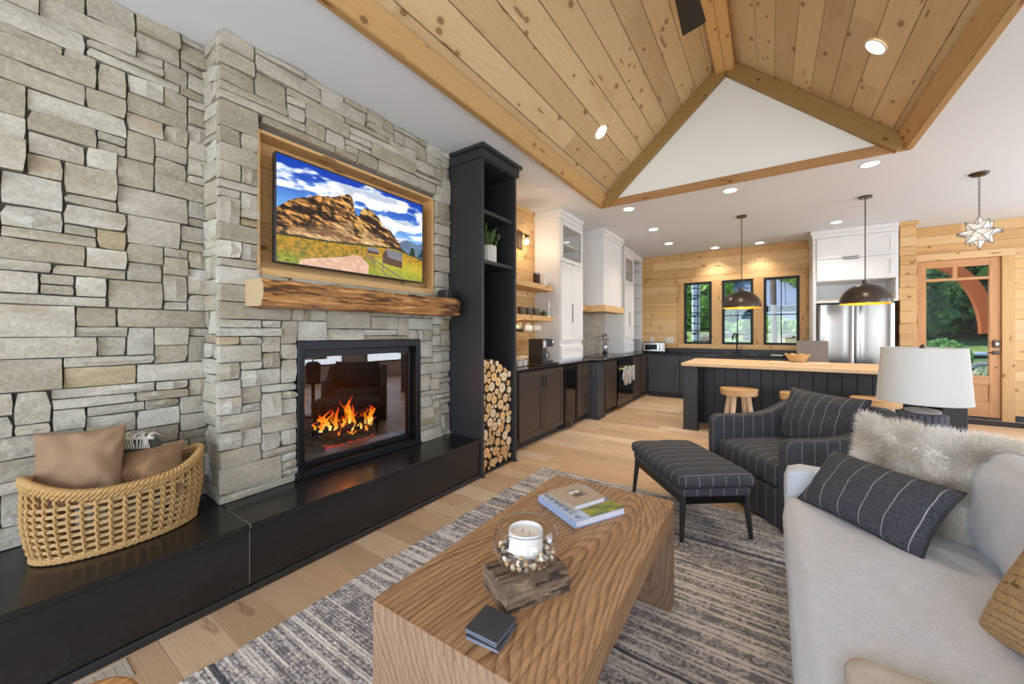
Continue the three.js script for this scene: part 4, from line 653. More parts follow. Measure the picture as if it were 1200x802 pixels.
{ // coasters
  const cm = std({ color: 0x3a3b40, roughness: 0.6, bump: noiseMap, bs: 0.0006 }), ed = std({ color: 0x9aa4b4, roughness: 0.5 }), lab = ['lowest of the black square coasters on the coffee table', 'second black square coaster up in the stack', 'third black square coaster up in the stack', 'topmost black square coaster on the coffee table'];
  for (let k = 0; k < 4; k++) { const c = thing('coaster', lab[k], 'coaster', [-0.618 + rr(-0.004, 0.004), TT + k * 0.0072, -0.812 + rr(-0.004, 0.004)], 0.1 + rr(-0.06, 0.06), 'stacked coasters'); mesh('slate', cb(0.1, 0.0045, 0.1, 0.001).translate(0, 0.0045, 0), cm, c); mesh('backing', cb(0.098, 0.0022, 0.098, 0.0005).translate(0, 0.0011, 0), ed, c); }
}
{ // books
  const cover = texture(256, 256, 1, 1, (u, v) => { const a = fb(u, v, 8, 8, 4), s = fb(u, v, 24, 10, 3); let c = v > 0.62 ? lerp3([150, 178, 214], [236, 240, 244], sstep(0.45, 0.6, a)) : v > 0.3 ? lerp3([92, 104, 120], [186, 178, 168], s) : lerp3([70, 92, 44], [206, 196, 60], a); if (u < 0.3) c = lerp3([168, 190, 222], [214, 222, 236], a); if (u > 0.08 && u < 0.2 && (Math.floor(v * 22) % 3) && hash(Math.floor(u * 60), Math.floor(v * 60)) > 0.45) c = [70, 92, 134]; return c; });
  const smallCover = texture(256, 256, 1, 1, (u, v) => { const a = fb(u, v, 60, 60, 2); let c = lerp3([176, 156, 132], [190, 170, 146], a); if (u > 0.34 && u < 0.66 && v > 0.34 && v < 0.66) c = v < 0.52 ? lerp3([52, 48, 34], [128, 116, 70], fb(u, v, 20, 20, 3)) : lerp3([220, 224, 226], [160, 150, 120], sstep(0.5, 0.7, fb(u, v, 14, 14, 3))); if (((u > 0.3 && u < 0.62 && v > 0.69 && v < 0.72)) || (u > 0.69 && u < 0.72 && v > 0.3 && v < 0.62)) c = [44, 40, 38]; return c; });
  const book = (label, w, d, h, pos, turn, map, spineHex) => {
    const b = thing('book', label, 'book', pos, turn, 'coffee table books'), sp = std({ color: spineHex, roughness: 0.6 });
    mesh('pages', cb(w - 0.012, h - 0.005, d - 0.01, 0.001).translate(0.003, h / 2, 0), M.paper, b);
    mesh('cover', merge([cb(w, 0.0025, d, 0.0008).translate(0, 0.00125, 0), cb(0.003, h, d, 0.001).translate(-w / 2 + 0.0015, h / 2, 0), cb(w, 0.0025, d, 0.0008).translate(0, h - 0.00125, 0)]), sp, b);
    const pl = new THREE.PlaneGeometry(w - 0.002, d - 0.002).rotateX(-Math.PI / 2).translate(0, h + 0.0004, 0); const q = mesh('cover_print', pl, std({ map, roughness: 0.45 }), b); return b;
  };
  book('large glossy blue picture book under a smaller tan book', 0.275, 0.29, 0.03, [-0.722, TT, -1.625], Math.atan2(0.88, 0.47), cover, 0x9fb4d6);
  book('small tan linen book with a photo on its cover lying on a larger book', 0.185, 0.19, 0.024, [-0.745, TT + 0.0312, -1.635], Math.atan2(0.9, 0.42), smallCover, 0xb39f86);
}
{ // armchair and ottoman
  const TURN = Math.atan2(-0.785, 0.62), c = thing('armchair', 'charcoal pinstripe swivel armchair with swooping arms', 'armchair', [0.18, 0, -3.56], TURN), W = 0.88, D = 0.84;
  for (const s of [-1, 1]) {
    const sh = new THREE.Shape(); sh.moveTo(-D / 2, 0.03); sh.lineTo(D / 2, 0.03); sh.lineTo(D / 2 + 0.005, 0.56); sh.quadraticCurveTo(D / 2, 0.60, D / 2 - 0.05, 0.605); sh.bezierCurveTo(0.16, 0.60, 0.02, 0.60, -0.1, 0.645); sh.bezierCurveTo(-0.22, 0.70, -0.3, 0.75, -D / 2 + 0.02, 0.755); sh.lineTo(-D / 2, 0.74);
    const g = new THREE.ExtrudeGeometry(sh, { depth: 0.07, bevelEnabled: true, bevelSize: 0.016, bevelThickness: 0.016, bevelSegments: 3, curveSegments: 10, steps: 1 }); g.translate(0, 0, -0.035); g.rotateY(-Math.PI / 2);
    mesh('arm', uvm(toCreasedNormals(g, 0.7), '', 0.02, 0).translate(s * (W / 2 - 0.051), 0, 0), M.stripe, c);
  }
  mesh('base', uvm(bx(-W / 2 + 0.1, W / 2 - 0.1, 0.03, 0.27, -D / 2 + 0.04, D / 2 + 0.005, 0.01)), M.stripe, c);
  const sc = mesh('seat_cushion', cushion(W - 0.215, 0.17, D - 0.14, 0.035, 0.02, 16, 0.004, 2), M.stripe, c); sc.position.set(0, 0.355, 0.075);
  const bk = mesh('backrest', cushion(W - 0.215, 0.66, 0.13, 0.04, 0.005, 12, 0.002), M.stripe, c); bk.position.set(0, 0.455, -D / 2 + 0.065); bk.rotation.x = -0.06;
  const bc = mesh('back_cushion', pillow(0.66, 0.44, 0.22, 26, 0.012, 5), M.stripe, c); bc.position.set(0, 0.64, -0.165); bc.rotation.x = -0.28; mesh('piping', seam(0.66, 0.44, 0.006), M.black, bc);
  mesh('swivel_base', cyl(0.22, 0.22, 0.03, 24).translate(0, 0.015, 0), M.black, c);
  const o = thing('ottoman', 'charcoal pinstripe ottoman with black tapered wooden legs', 'ottoman', [-0.505, 0, -2.965], TURN);
  const t1 = mesh('top_cushion', cushion(0.80, 0.085, 0.50, 0.035, 0.02, 16, 0.004, 4), M.stripe, o); t1.position.set(0, 0.383, 0); const t2 = mesh('seat', cushion(0.76, 0.06, 0.46, 0.02, 0.0, 12, 0.002), M.stripe, o); t2.position.set(0, 0.312, 0);
  mesh('apron', merge([bx(-0.36, 0.36, 0.24, 0.282, 0.195, 0.22), bx(-0.36, 0.36, 0.24, 0.282, -0.22, -0.195), bx(-0.37, -0.345, 0.24, 0.282, -0.195, 0.195), bx(0.345, 0.37, 0.24, 0.282, -0.195, 0.195)]), M.blackMetal, o);
  for (const x of [-1, 1]) for (const z of [-1, 1]) { const onRug = !(x < 0 || (x > 0 && z < 0 && false)); const y0 = 0.0145; const g = rod(V(x * 0.375, y0 - (z < 0 || x < 0 ? 0.0 : 0), z * 0.225), V(x * 0.35, 0.285, z * 0.205), 0.013, 10, 0.021); mesh('leg', g, M.black, o); }
}
{ // sofa
  const s = thing('sofa', 'long oatmeal linen sofa facing the fireplace', 'sofa', [0, 0.0155, 0]), Z0 = -2.68, Z1 = 0.35, X0 = 0.06, X1 = 1.12;
  const put = (n, g, x, y, z) => { const m = mesh(n, g, M.linen, s); m.position.set(x, y, z); return m; };
  put('base', cushion(X1 - X0 - 0.02, 0.25, Z1 - Z0 - 0.02, 0.02, 0, 10, 0.002), (X0 + X1) / 2, 0.185, (Z0 + Z1) / 2);
  put('arm', cushion(X1 - X0 - 0.02, 0.49, 0.17, 0.045, 0.008, 16, 0.004), (X0 + X1) / 2, 0.31, Z0 + 0.085); put('arm', cushion(X1 - X0 - 0.02, 0.49, 0.17, 0.045, 0.008, 12, 0.004), (X0 + X1) / 2, 0.31, Z1 - 0.085);
  put('seat_cushion', cushion(0.80, 0.165, 2.66, 0.055, 0.022, 26, 0.008, 1), X0 + 0.40, 0.36, (Z0 + Z1) / 2);
  put('backrest', cushion(0.22, 0.52, Z1 - Z0 - 0.36, 0.05, 0.0, 14, 0.003), X1 - 0.12, 0.44, (Z0 + Z1) / 2);
  for (let k = 0; k < 3; k++) { const m = put('back_cushion', cushion(0.25, 0.38, 0.86, 0.09, 0.03, 18, 0.01, k * 3), X1 - 0.335, 0.605, Z0 + 0.63 + k * 0.875); m.rotation.z = -0.16; }
  for (const x of [X0 + 0.08, X1 - 0.08]) for (const z of [Z0 + 0.1, Z1 - 0.1]) mesh('foot', cyl(0.025, 0.02, 0.06, 12).translate(x, 0.03 + (x < 0.6 && z < 0 ? 0.0 : 0), z), M.black, s);
  const bg = solo('seat_pad', 'beige linen cushion lying flat on the sofa seat', 'cushion', cushion(0.56, 0.075, 0.52, 0.032, 0.02, 16, 0.006, 8), M.beige, [0.43, 0.485, -0.985]);
  // fur pillow
  const f = thing('fur_pillow', 'shaggy ivory sheepskin pillow in the corner of the sofa', 'pillow', [0.555, 0.665, -2.40], Math.atan2(-0.45, 0.9)), FW = 0.46, FH = 0.43, FT = 0.17, core = mesh('cover', pillow(FW, FH, FT, 22, 0.02, 7), std({ color: 0xe0dace, roughness: 1 }), f); core.rotation.set(-0.32, 0, -0.06);
  const N = 26000, geo = new THREE.ConeGeometry(0.0016, 0.048, 3, 2, true).translate(0, 0.024, 0), gp = geo.attributes.position; for (let i = 0; i < gp.count; i++) { const y = gp.getY(i); gp.setX(i, gp.getX(i) + y * y * 6); }
  const im = new THREE.InstancedMesh(geo, std({ color: 0xffffff, roughness: 0.9 }), N), o = new THREE.Object3D(), up = V(0, 1, 0), col = new THREE.Color(); seed = 99;
  for (let k = 0; k < N; k++) {
    const u = rr(-1, 1), v = rr(-1, 1), sd = k % 4 ? 1 : -1, uu = Math.sin(u * 1.5708), vv = Math.sin(v * 1.5708), q = pillowAt(FW, FH, FT, uu, vv, sd); const n = V(uu * 0.9 * Math.abs(uu) ** 2, vv * 0.9 * Math.abs(vv) ** 2, sd * (1.05 - Math.max(Math.abs(uu), Math.abs(vv)) ** 3)).normalize();
    const w = V(n3(q[0] * 11, q[1] * 11, 2) * 1.3, n3(q[0] * 11, q[1] * 11, 9) * 1.1 - 0.35, 0); n.multiplyScalar(0.9).add(w).add(V(rr(-0.45, 0.45), rr(-0.45, 0.45), rr(-0.2, 0.2))).normalize();
    o.position.set(q[0], q[1], q[2]); o.quaternion.setFromUnitVectors(up, n); o.rotateY(rr(0, 6.28)); o.scale.set(1, rr(0.6, 1.15), 1); o.updateMatrix(); im.setMatrixAt(k, o.matrix);
    const t = clamp(0.5 + 1.3 * n3(q[0] * 8, q[1] * 8, 4) + rr(-0.2, 0.2)); im.setColorAt(k, col.set(0xe2d4be).lerp(new THREE.Color(0xfbf4e8), t));
  }
  im.name = 'fur'; im.castShadow = im.receiveShadow = true; im.userData.kind = 'stuff'; core.add(im);
  // lumbar pillow
  const lp = thing('lumbar_pillow', 'charcoal pinstripe lumbar pillow leaning on the sheepskin pillow', 'pillow', [0.36, 0.59, -2.25], 0); const ex = V(0.64, 0.0, 0.77).normalize(), ey0 = V(0.12, 0.25, -0.16).normalize(), ez = new THREE.Vector3().crossVectors(ex, ey0).normalize(), ey = new THREE.Vector3().crossVectors(ez, ex);
  lp.quaternion.setFromRotationMatrix(new THREE.Matrix4().makeBasis(ex, ey, ez)); const wide = M.stripe.clone(); wide.map = stripeMap.clone(); wide.map.repeat.set(1 / 0.36, 1 / 0.17); wide.map.needsUpdate = true;
  mesh('cover', pillow(0.53, 0.30, 0.14, 26, 0.008, 12), wide, lp); mesh('piping', seam(0.53, 0.30, 0.0055), M.black, lp);
  // woven leather pillow
  const wp = thing('woven_pillow', 'tan basket-weave leather pillow on the sofa', 'pillow', [0.643, 0.67, -1.492], 0); const zx = V(-0.34, 0.21, 0.034).normalize(), yx = V(0.2, 0.34, -0.12).normalize(), xx = new THREE.Vector3().crossVectors(yx, zx).normalize(), yy = new THREE.Vector3().crossVectors(zx, xx); wp.quaternion.setFromRotationMatrix(new THREE.Matrix4().makeBasis(xx, yy, zx));
  mesh('cover', pillow(0.46, 0.42, 0.15, 22, 0.004, 2), std({ color: 0x6f5638, roughness: 0.9 }), wp); const w = [];
  const at = (i, j) => V(...pillowAt(0.46, 0.42, 0.15, Math.sin(clamp(i / 12, -1, 1) * 1.5708), Math.sin(clamp(j / 11, -1, 1) * 1.5708), 1));
  for (let j = -11; j < 11; j++) for (let i = -12; i < 12; i++) { const p00 = at(i, j), p10 = at(i + 1, j), p01 = at(i, j + 1), p11 = at(i + 1, j + 1), a = p10.clone().add(p11).sub(p00).sub(p01).multiplyScalar(0.5), b = p01.clone().add(p11).sub(p00).sub(p10).multiplyScalar(0.5), su = a.length(), sv = b.length(); if (su < 0.004 || sv < 0.004) continue; a.normalize(); const n = new THREE.Vector3().crossVectors(a, b).normalize(), bb = new THREE.Vector3().crossVectors(n, a), h = (i + j) & 1, c = p00.add(p10).add(p01).add(p11).multiplyScalar(0.25); const g = cb(su * (h ? 1.06 : 0.9), sv * (h ? 0.9 : 1.06), 0.005, 0.002); g.rotateY(h ? 0.1 : 0).rotateX(h ? 0 : 0.1); g.applyMatrix4(new THREE.Matrix4().makeBasis(a, bb, n)); w.push(g.translate(c.x, c.y, c.z)); }
  mesh('leather_weave', merge(w), M.leather, wp).userData.kind = 'stuff';
}
{ // lamp and its table
  const X = 0.735, Z = -3.17, t = thing('side_table', 'small round dark side table between sofa and armchair', 'side table', [X, 0, Z]); mesh('top', cyl(0.19, 0.19, 0.025, 36).translate(0, 0.5475, 0), M.darkWood, t); mesh('pedestal', cyl(0.025, 0.025, 0.52, 16).translate(0, 0.275, 0), M.black, t); mesh('base', cyl(0.14, 0.15, 0.02, 32).translate(0, 0.026, 0), M.black, t);
  const l = thing('table_lamp', 'table lamp with drum linen shade and fluted dark grey base', 'lamp', [X, 0.5605, Z]), sh = new THREE.Shape(), N = 22; for (let k = 0; k <= N * 6; k++) { const a = k / (N * 6) * 6.2832, r = 0.098 - 0.012 * Math.pow(Math.abs(Math.cos(a * N / 2)), 3); k ? sh.lineTo(r * Math.cos(a), r * Math.sin(a)) : sh.moveTo(r * Math.cos(a), r * Math.sin(a)); }
  mesh('fluted_base', uvm(new THREE.ExtrudeGeometry(sh, { depth: 0.26, bevelEnabled: true, bevelSize: 0.006, bevelThickness: 0.008, bevelSegments: 2 }).rotateX(-Math.PI / 2).translate(0, 0.009, 0)), M.ceramicGrey, l); mesh('base_cap', lathe([[0, 0.306], [0.03, 0.306], [0.074, 0.298], [0.078, 0.285], [0.074, 0.277], [0, 0.277]], 32), M.ceramicTop, l); mesh('stem', cyl(0.008, 0.008, 0.34, 12).translate(0, 0.47, 0), M.bronze, l);
  const s = mesh('lamp_shade', lathe([[0.196, 0.345], [0.176, 0.655], [0.173, 0.655], [0.193, 0.345], [0.196, 0.345]], 56), M.shade, l); mesh('shade_trim', merge([new THREE.TorusGeometry(0.195, 0.003, 6, 56).rotateX(Math.PI / 2).translate(0, 0.346, 0), new THREE.TorusGeometry(0.175, 0.003, 6, 56).rotateX(Math.PI / 2).translate(0, 0.655, 0)]), M.ivory, s);
  mesh('spider', merge([rod(V(-0.172, 0.64, 0), V(0.172, 0.64, 0), 0.002), rod(V(0, 0.64, -0.172), V(0, 0.64, 0.172), 0.002)]), M.bronze, l); mesh('finial', lathe([[0, 0.64], [0.01, 0.641], [0.013, 0.66], [0.006, 0.675], [0, 0.677]], 14), M.bronze, l);
}
{ // live-edge stool at the edge of the rug
  const s = thing('live_edge_stool', 'live-edge wooden slab stool beside the rug', 'stool', [-1.285, 0, 0.045]), g = new THREE.Shape(); for (let k = 0; k <= 40; k++) { const a = k / 40 * 6.2832, r = 1 + 0.06 * n3(Math.cos(a) * 2, Math.sin(a) * 2, 4), x = 0.1 * Math.sign(Math.cos(a)) * Math.abs(Math.cos(a)) ** 0.85 * r, y = 0.29 * Math.sign(Math.sin(a)) * Math.abs(Math.sin(a)) ** 0.85 * r; k ? g.lineTo(x, y) : g.moveTo(x, y); }
  mesh('slab', uvm(new THREE.ExtrudeGeometry(g, { depth: 0.05, bevelEnabled: true, bevelSize: 0.01, bevelThickness: 0.008, bevelSegments: 2 }).rotateX(-Math.PI / 2).translate(0, 0.40, 0), 'z'), M.mantel, s);
  for (const [x, z] of [[-0.05, -0.17], [0.05, -0.15], [0.0, 0.18]]) mesh('leg', rod(V(x * 1.3, 0.0165, z * 1.2), V(x, 0.395, z), 0.02, 12, 0.024), M.paleWood, s);
}
// ---------- kitchen ----------
function shaker(w, h, rail = 0.058) { return merge([bx(-w / 2, w / 2, -h / 2, -h / 2 + rail, 0, 0.02, 0.002), bx(-w / 2, w / 2, h / 2 - rail, h / 2, 0, 0.02, 0.002), bx(-w / 2, -w / 2 + rail, -h / 2 + rail, h / 2 - rail, 0, 0.02, 0.002), bx(w / 2 - rail, w / 2, -h / 2 + rail, h / 2 - rail, 0, 0.02, 0.002), bx(-w / 2 + rail, w / 2 - rail, -h / 2 + rail, h / 2 - rail, 0.002, 0.011, 0)]); }
function front(parent, name, w, h, x, y, mat, handle) {
  const d = mesh(name, shaker(w - 0.005, h - 0.005, Math.min(0.055, h * 0.28)), mat, parent); d.position.set(x, y, 0.001);
  if (handle) { const [hx, hy, vert, L] = handle; const g = vert ? merge([bx(-0.005, 0.005, -L / 2, L / 2, 0.03, 0.04), bx(-0.004, 0.004, L / 2 - 0.012, L / 2 - 0.004, 0.011, 0.03), bx(-0.004, 0.004, -L / 2 + 0.004, -L / 2 + 0.012, 0.011, 0.03)]) : merge([bx(-L / 2, L / 2, -0.005, 0.005, 0.03, 0.04), bx(-L / 2 + 0.004, -L / 2 + 0.012, -0.004, 0.004, 0.011, 0.03), bx(L / 2 - 0.012, L / 2 - 0.004, -0.004, 0.004, 0.011, 0.03)]); mesh('handle', g, M.blackMetal, d).position.set(hx, hy, 0); }
  return d;
}
function baseUnit(label, w, depth, pos, turn, mat, name = 'base_cabinet') {
  const c = thing(name, label, 'cabinet', pos, turn); mesh('body', bx(-w / 2, w / 2, 0.1, 0.868, -depth, 0, 0.001), mat, c); mesh('toe_kick', bx(-w / 2, w / 2, 0, 0.1, -depth, -0.06, 0.001), M.black, c); return c;
}
const LT = Math.PI / 2, XF = -2.27, XP = -2.14;
{
  let c = baseUnit('dark two-door base cabinet next to the bookcase', 1.285, 0.48, [XF, 0, -3.89], LT, M.cabDark); front(c, 'door', 0.54, 0.76, -0.16, 0.485, M.cabDark, [0.235, 0.24, true, 0.13]); front(c, 'door', 0.53, 0.76, 0.375, 0.485, M.cabDark, [-0.23, 0.24, true, 0.13]);
  c = thing('wine_cooler', 'narrow under-counter wine cooler with dark glass door', 'wine cooler', [XF, 0, -4.755], LT); mesh('body', bx(-0.21, 0.21, 0.03, 0.866, -0.48, 0, 0.002), M.black, c); const gd = mesh('door', merge([bx(-0.205, 0.205, 0.06, 0.10, 0.001, 0.03), bx(-0.205, 0.205, 0.80, 0.862, 0.001, 0.03), bx(-0.205, -0.165, 0.10, 0.80, 0.001, 0.03), bx(0.165, 0.205, 0.10, 0.80, 0.001, 0.03)]), M.blackMetal, c); mesh('glass', bx(-0.164, 0.164, 0.101, 0.799, 0.006, 0.02, 0), M.oven, gd); mesh('badge', cyl(0.014, 0.014, 0.006, 16).rotateX(LT).translate(0, 0.835, 0.033), M.chrome, gd); mesh('lock', cyl(0.012, 0.012, 0.006, 16).rotateX(LT).translate(0, 0.08, 0.033), M.chrome, gd);
  c = baseUnit('dark three-drawer base cabinet beside the wine cooler', 0.46, 0.48, [XF, 0, -5.205], LT, M.cabDark); front(c, 'drawer', 0.45, 0.17, 0, 0.775, M.cabDark, [0, 0.06, false, 0.16]); front(c, 'drawer', 0.45, 0.285, 0, 0.545, M.cabDark, [0, 0.115, false, 0.16]); front(c, 'drawer', 0.45, 0.285, 0, 0.258, M.cabDark, [0, 0.115, false, 0.16]);
  c = thing('corner_post', 'slate-blue square corner post at the start of the range cabinets', 'post', [XP, 0, -5.575], LT); mesh('post', bx(-0.125, 0.125, 0, 0.868, -0.6, 0.012, 0.005), M.cabBlue, c); mesh('plinth', bx(-0.13, 0.13, 0, 0.07, 0.0125, 0.022, 0.003), M.cabBlue, c);
  c = baseUnit('dark single-door cabinet between corner post and oven', 0.575, 0.6, [XP, 0, -5.995], LT, M.cabDark); front(c, 'door', 0.5, 0.76, 0.01, 0.485, M.cabDark);
  c = thing('oven', 'black glass wall oven under the cooktop with mitts on its bar', 'oven', [XP, 0, -6.72], LT); mesh('body', bx(-0.43, 0.43, 0.06, 0.868, -0.6, 0, 0.003), M.black, c); const od = mesh('door', bx(-0.42, 0.42, 0.2, 0.74, 0.001, 0.03, 0.004), M.oven, c); mesh('handle', merge([bx(-0.38, 0.38, 0.695, 0.712, 0.06, 0.078, 0.006), bx(-0.36, -0.345, 0.697, 0.71, 0.03, 0.06), bx(0.345, 0.36, 0.697, 0.71, 0.03, 0.06)]), M.lime, od); mesh('control_panel', bx(-0.42, 0.42, 0.745, 0.862, 0.001, 0.025, 0.003), M.oven, c); mesh('drawer_front', bx(-0.42, 0.42, 0.075, 0.195, 0.001, 0.025, 0.003), M.oven, c);
  c = baseUnit('dark narrow cabinet between oven and blind corner', 0.5, 0.6, [XP, 0, -7.41], LT, M.cabDark); front(c, 'door', 0.45, 0.76, 0, 0.485, M.cabDark); 
  c = baseUnit('dark blind corner cabinet where the two counters meet', 0.5, 0.6, [XP, 0, -7.92], LT, M.cabDark, 'corner_cabinet'); front(c, 'door', 0.44, 0.76, 0, 0.485, M.cabDark);
  // far run
  const ZR = -8.17; let k = 0; for (const [a, b, l] of [[-2.1, -1.49, 'charcoal base cabinet with drawer under the toaster oven'], [-1.485, -0.95, 'charcoal base cabinet between toaster oven and sink'], [-0.945, -0.1, 'charcoal sink base cabinet under the faucet'], [-0.095, 0.585, 'charcoal base cabinet between sink and refrigerator']]) { const w = b - a, u = baseUnit(l, w, 0.58, [(a + b) / 2, 0, ZR], 0, M.cabBlue); front(u, 'drawer', w - 0.02, 0.16, 0, 0.78, M.cabBlue, [0, 0.05, false, 0.14]); front(u, 'door', w - 0.02, 0.59, 0, 0.4, M.cabBlue, [w / 2 - 0.06, 0.2, true, 0.13]); if (k++ === 1) mesh('vacuum_port', new THREE.TorusGeometry(0.022, 0.006, 8, 20).translate(-0.18, 0.05, -0.056), M.plate, u); }
  const ct = solo('countertop', 'polished black stone countertop running round the kitchen corner', 'countertop', merge([bx(XL - 0.009, -2.245, 0.87, 0.9, -5.44, -3.237, 0.004, 'z'), bx(XL - 0.009, -2.11, 0.87, 0.9, ZF + 0.001, -5.44, 0.004, 'z'), bx(-2.11, 0.585, 0.87, 0.9, ZF + 0.001, -8.14, 0.004, 'x')]), M.counter);
  solo('backsplash_strip', 'black stone upstand behind the sink counter', 'backsplash', bx(-2.375, 0.585, 0.9005, 0.985, ZF + 0.001, ZF + 0.022, 0.003, 'x'), M.granite);
  // tall white cabinets
  const tall = (label, z0, z1, xf) => {
    const w = z0 - z1, t = thing('tall_cabinet', label, 'cabinet', [xf, 0, (z0 + z1) / 2], LT), d = xf - XL + 0.005, gb = 2.30, gt = 2.80, x0 = -w / 2, x1 = w / 2;
    mesh('body', merge([bx(x0, x1, 0.902, gb, -d, 0, 0.002), bx(x0, x0 + 0.02, gb, gt, -d, 0, 0.001), bx(x1 - 0.02, x1, gb, gt, -d, 0, 0.001), bx(x0 + 0.02, x1 - 0.02, gb, gt, -d, -d + 0.02, 0), bx(x0, x1, gt, 2.87, -d, 0, 0.001)]), M.white, t); mesh('shelf', bx(x0 + 0.02, x1 - 0.02, 2.545, 2.56, -d + 0.02, -0.02), M.white, t);
    mesh('crown', merge([bx(x0 - 0.012, x1 + (xf > -2.3 ? 0.012 : 0), 2.87, 2.93, -d, 0.012, 0.003), bx(x0 - 0.03, x1, 2.93, CEIL - 0.001, -d, 0.03, 0.006)]), M.white, t);
    const gd = mesh('glass_door', merge([bx(x0 + 0.01, x1 - 0.01, gb - 0.01, gb + 0.045, 0.001, 0.02), bx(x0 + 0.01, x1 - 0.01, gt - 0.01, gt + 0.055, 0.001, 0.02), bx(x0 + 0.01, x0 + 0.065, gb + 0.045, gt - 0.01, 0.001, 0.02), bx(x1 - 0.065, x1 - 0.01, gb + 0.045, gt - 0.01, 0.001, 0.02)]), M.white, t); mesh('pane', new THREE.PlaneGeometry(w - 0.13, gt - gb - 0.055).translate(0, (gb + gt + 0.035) / 2, 0.01), M.glass, gd);
    for (const s of [-1, 1]) front(t, 'door', w / 2 - 0.01, 1.08, s * (w / 4 - 0.003), 1.74, M.white, s < 0 ? [w / 4 - 0.035, -0.15, true, 0.26] : null); front(t, 'drawer', w - 0.015, 0.2, 0, 1.03, M.white); mesh('edge_pull', bx(-0.06, 0.06, gb - 0.016, gb - 0.011, 0.02, 0.03), M.blackMetal, t);
    for (const [gx, gy, r, h] of [[-0.1, 2.345, 0.035, 0.09], [0.02, 2.345, 0.04, 0.07], [0.13, 2.345, 0.03, 0.11], [0.08, 2.561, 0.035, 0.08]]) { mesh('tumbler', lathe([[0, 0], [r * 0.85, 0], [r, h], [r * 0.93, h], [r * 0.8, 0.006], [0, 0.006]], 16), M.ceramicTop, t).position.set(gx * w / 0.74, gy - 0.045 + 0.001, -d / 2); }
    return t;
  };
  tall('tall white cabinet with glass top door beside the coffee nook', -4.645, -5.38, -2.36); tall('tall white cabinet with glass top door beside the open corner shelves', -7.37, -8.0, -2.36);
  { const t = thing('open_shelf_unit', 'tall white open shelving in the far kitchen corner', 'shelving', [-2.38, 0, -8.378], LT), w = 0.745, d = 0.38; mesh('body', merge([bx(-w / 2, -w / 2 + 0.02, 0.902, 2.87, -d, 0), bx(w / 2 - 0.02, w / 2, 0.902, 2.87, -d, 0), bx(-w / 2 + 0.02, w / 2 - 0.02, 0.902, 2.87, -d, -d + 0.015), bx(-w / 2, w / 2, 2.87, CEIL - 0.001, -d, 0.01)]), M.white, t); for (let k = 0; k < 6; k++) mesh('shelf', bx(-w / 2 + 0.02, w / 2 - 0.02, 1.18 + k * 0.3, 1.2 + k * 0.3, -d + 0.015, -0.004), M.white, t); }
  { // range hood
    const h = thing('range_hood', 'white boxed range hood with a wooden band along its bottom', 'range hood', [-2.22, 0, -6.38], LT), d = 0.54; const sh = [bx(-0.45, 0.45, 1.765, 2.87, -d, 0, 0.004), bx(-0.465, 0.465, 2.87, 2.93, -d, 0.015, 0.004), bx(-0.485, 0.485, 2.93, CEIL - 0.001, -d, 0.035, 0.006)]; mesh('chimney_box', merge(sh), M.white, h); mesh('wood_band', bx(-0.475, 0.475, 1.655, 1.765, -d, 0.03, 0.005, 'x', 0.3), pineTints[0], h); mesh('filter', bx(-0.36, 0.36, 1.645, 1.655, -d + 0.08, -0.05), M.steel, h);
    solo('spice_ledge', 'short pine ledge on the wall beside the range hood', 'shelf', bx(XL - 0.009, -2.50, 1.68, 1.745, -5.89, -5.40, 0.004, 'z', 0.8), pineTints[2]); solo('spice_box', 'small brown box on the ledge beside the hood', 'box', bx(-2.60, -2.51, 1.7455, 1.82, -5.62, -5.45, 0.004, 'z'), M.mantel); }
  { const t = struct('wall_backsplash', 'beige ceramic tile backsplash behind the cooktop', 'backsplash'); mesh('grout', bx(-2.7645, -2.757, 0.9, 1.76, -7.365, -5.385, 0), M.grout, t); for (let r = 0; r < 5; r++) for (let q = 0; q < 7; q++) { const z1 = -5.387 - q * 0.2825, y0 = 0.903 + r * 0.171; mesh('tile', bx(-2.757, -2.751, y0, y0 + 0.167, z1 - 0.279, z1, 0.0015, '', rr(0, 1), rr(0, 1)), M.tile, t); } }
  { const c = thing('cooktop', 'flush black glass cooktop under the hood', 'cooktop', [-2.43, 0.9005, -6.42]); mesh('glass', bx(-0.24, 0.24, 0, 0.006, -0.42, 0.42, 0.002), M.oven, c); for (const [x, z] of [[-0.1, -0.25], [0.1, -0.25], [0, 0], [-0.1, 0.25], [0.1, 0.25]]) mesh('burner_ring', new THREE.TorusGeometry(0.075, 0.0012, 4, 32).rotateX(LT).translate(x, 0.0065, z), M.ceramicGrey, c); }
  // oven mitts and towels on the oven bar
  const mitt = (label, z, g, rot) => { const o = thing('oven_mitt', label, 'oven mitt', [XP + 0.094, 0.7, z], LT); const m = mesh('cloth', g, M.mittens, o); m.rotation.z = rot; return o; };
  const mg = (() => { const s = new THREE.Shape(); s.moveTo(-0.07, 0.02); s.lineTo(0.07, 0.02); s.quadraticCurveTo(0.085, -0.2, 0.06, -0.26); s.quadraticCurveTo(0, -0.31, -0.06, -0.26); s.quadraticCurveTo(-0.08, -0.18, -0.085, -0.14); s.quadraticCurveTo(-0.14, -0.2, -0.135, -0.12); s.quadraticCurveTo(-0.11, -0.05, -0.07, -0.04); return new THREE.ExtrudeGeometry(s, { depth: 0.012, bevelEnabled: true, bevelSize: 0.006, bevelThickness: 0.008, bevelSegments: 3 }); })();
  mitt('grey oven mitt hanging nearest the corner post on the oven bar', -6.44, mg, 0.25); mitt('grey oven mitt hanging in the middle of the oven bar', -6.74, mg, -0.2); const tw = thing('dish_towel', 'light grey folded towel hanging on the oven bar', 'towel', [XP + 0.094, 0.7, -6.93], LT); mesh('cloth', cushion(0.1, 0.26, 0.02, 0.008, 0.004, 10, 0.006).translate(0, -0.11, 0.006), M.mittens, tw);
}
